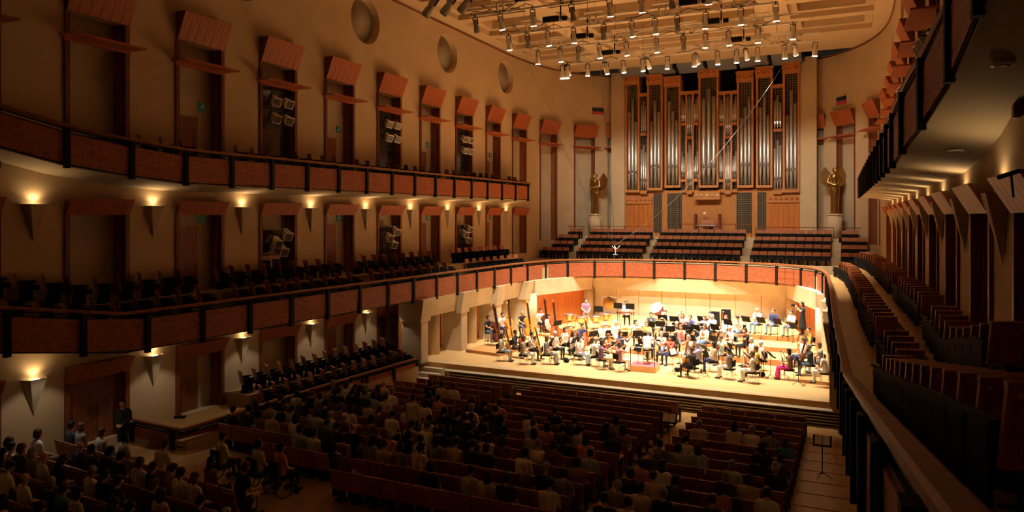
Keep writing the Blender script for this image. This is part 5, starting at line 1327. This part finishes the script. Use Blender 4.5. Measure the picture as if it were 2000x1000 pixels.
for i in range(13):
    x0 = max(-8.85, -7.75 - .28 * i) if i < 12 else -6.3; nn = int((-3.45 - x0) / .53)
    block('left', -3.45 - nn * .53, -3.45, nn, [i], 28.2, lambda i, j: 0 if i < 4 else (.35 if i < 6 else .68))
block('right', 4.6, 8.3, 7, range(15), 28.0, lambda i, j: 0 if i < 5 else (.35 if i < 7 else .58))
RA = radians(-5.1)
for i in range(6):
    xe = -3.6 + 1.1 * i; x = -11.2 + (.25 if i % 2 else 0); j = 0
    while x < xe:
        j += 1; y = 13.3 - .09 * (x + 7.5) - 1.1 * i
        sit(x, y, hall_z(y) + .01, RA, f'{ordw(i + 1)} row of the rear left block, {ordw(j)} from left', .62, sgrp='seats of the rear left stall block'); x += .53
# the 300 seats that show largest are objects, the smaller rest of the front rows one object
def seat_depth(s): return -(s[0] - CAMP.x) * sin(ALPHA) + s[1] * cos(ALPHA)
def seat_px(s):
    d = seat_depth(s); u = (s[0] - CAMP.x) * cos(ALPHA) + s[1] * sin(ALPHA); return PX0 + FPX * u / d, PY0 + FPX * (CAMP.z - s[2] - .7) / d
STALLS = [s for s in STALLS if 0 < seat_px(s)[0] < 1700 and seat_px(s)[1] < 1030]
STALLS.sort(key=seat_depth)
for i, (x, y, z, rz, where, g) in enumerate(STALLS[:300]):
    seat('stall', (x, y, z), rz, f'red-brown stall seat, {where}', g, parts=True, name='stall_seat')
mb = MB(); src = SM['stall_one']; sv = [v.co.copy() for v in src.vertices]; sf_ = [tuple(p.vertices) for p in src.polygons]; smi = [p.material_index for p in src.polygons]
for (x, y, z, rz, where, g) in STALLS[300:]:
    mb.add(sv, sf_, 0, mx=Matrix.Translation((x, y, z)) @ Matrix.Rotation(rz, 4, 'Z')); mb.m[-len(sf_):] = smi
o = mb.build('stall_seat_rows', ['stall_wood', 'black_metal', 'stud', 'black_fabric']); tag(o, 'rows of empty red-brown stall seats nearest the stage', 'theatre seats'); o['kind'] = 'stuff'
# people standing or in wheelchairs
p = at(807, 770, -.5 + 1.765); person((p.x, p.y, hall_z(p.y)), pi, 'sides', 'cream', 'black', ('black', 'short'), 'man in cream shirt standing up among the left stalls')
for i, (px, py) in enumerate(((868, 798), (908, 812), (968, 792))):
    p = at(px, py, -.55 + 1.73); person((p.x, p.y, hall_z(p.y)), pi + .2 * i, 'sides', 'charcoal' if i else 'black', 'black', ('black', 'short'), f'dark-clothed person standing in the stalls, {ordw(i + 1)} from left', scale=.96)
p = at(240, 783, -.32 + 1.74); person((p.x, p.y, hall_z(p.y)), radians(25), 'clasp', 'black', 'black', ('black', 'bun'), 'usher in black suit standing with clasped hands by the double door', sleeves='long')
WH = MB()
for k in range(20):
    a, b = 2 * pi * k / 20, 2 * pi * (k + 1) / 20; WH.tube([(0, .29 * cos(a), .29 * sin(a)), (0, .29 * cos(b), .29 * sin(b))], .016, 6, caps=False)
SPK = MB()
for k in range(8): a = pi * k / 4; SPK.tube([(0, 0, 0), (0, .28 * cos(a), .28 * sin(a))], .004, 4)
WHM, SPM = WH.mesh('wheel_rim', 'black_metal'), SPK.mesh('spokes', 'chrome')
for i, (px, py, sh, hr) in enumerate(((434, 848, 'lime', ('black', 'short')), (505, 862, 'cream', ('dark brown', 'bob')), (548, 868, 'pink', ('black', 'bob')))):
    p = at(px, py, -.32 + 1.39); z = hall_z(p.y); rz = radians(-12)
    r = thing('wheelchair', f'wheelchair on the cross aisle under the person in {sh}', 'wheelchair', (p.x, p.y, z), rz)
    MB().box((0, .04, .46), (.44, .44, .05)).build('seat', 'black_fabric', r); MB().box((0, -.20, .72), (.42, .04, .45)).build('backrest', 'black_fabric', r)
    for sx in (-.27, .27):
        w_ = place(WHM, 'wheel', r, loc=(sx, -.05, .31)); place(SPM, 'spokes', w_); MB().tube([(sx * .9, -.22, .95), (sx * .9, -.20, .48), (sx * .9, .28, .46), (sx * .9, .40, .10)], .014, 6).build('side_frame', 'chrome', r)
        MB().lathe([(.08, -.02), (.08, .02)], 14, 0, Matrix.Translation((sx * .85, .34, .08)) @ Matrix.Rotation(pi / 2, 4, 'Y')).build('caster', 'black_metal', r)
        MB().box((sx * .8, .42, .10), (.14, .16, .02)).build('footplate', 'black_metal', r)
    person((p.x, p.y, z + .04), rz + pi, 'lap', sh, 'black', hr, f'person in {sh} shirt seated in a wheelchair on the cross aisle')
# loose stands in the aisles, folded lamp on the side box floor
for i, (px, py, nm) in enumerate(((1606, 935, 'the right walkway of the stalls'), (1307, 882, 'the aisle between centre and right stalls'))):
    q = at(px, py, -.7); z = hall_z(q.y); music_stand((q.x, q.y, z), 0, f'black stand with a sheet of paper in {nm}', 1.02, 35, True, grp='aisle stands')
q = at(352, 826, -.2); r = thing('floor_monitor', 'small black speaker on the floor of the lower left box', 'speaker', (q.x, q.y, -.20), radians(30))
MB().prism([(-.16, 0), (.16, 0), (.16, .10), (-.06, .28), (-.16, .28)], -.2, .2, axis='x').build('cabinet', 'black_metal', r); MB().box((0, .08, .2), (.34, .02, .2), mx=Matrix.Rotation(radians(50), 4, 'X')).build('grille', 'black_fabric', r)
dups = {k: v for k, v in LABELS.items() if len(v) > 1}


if dups: print('DUPLICATE LABELS', len(dups), list(dups)[:8])
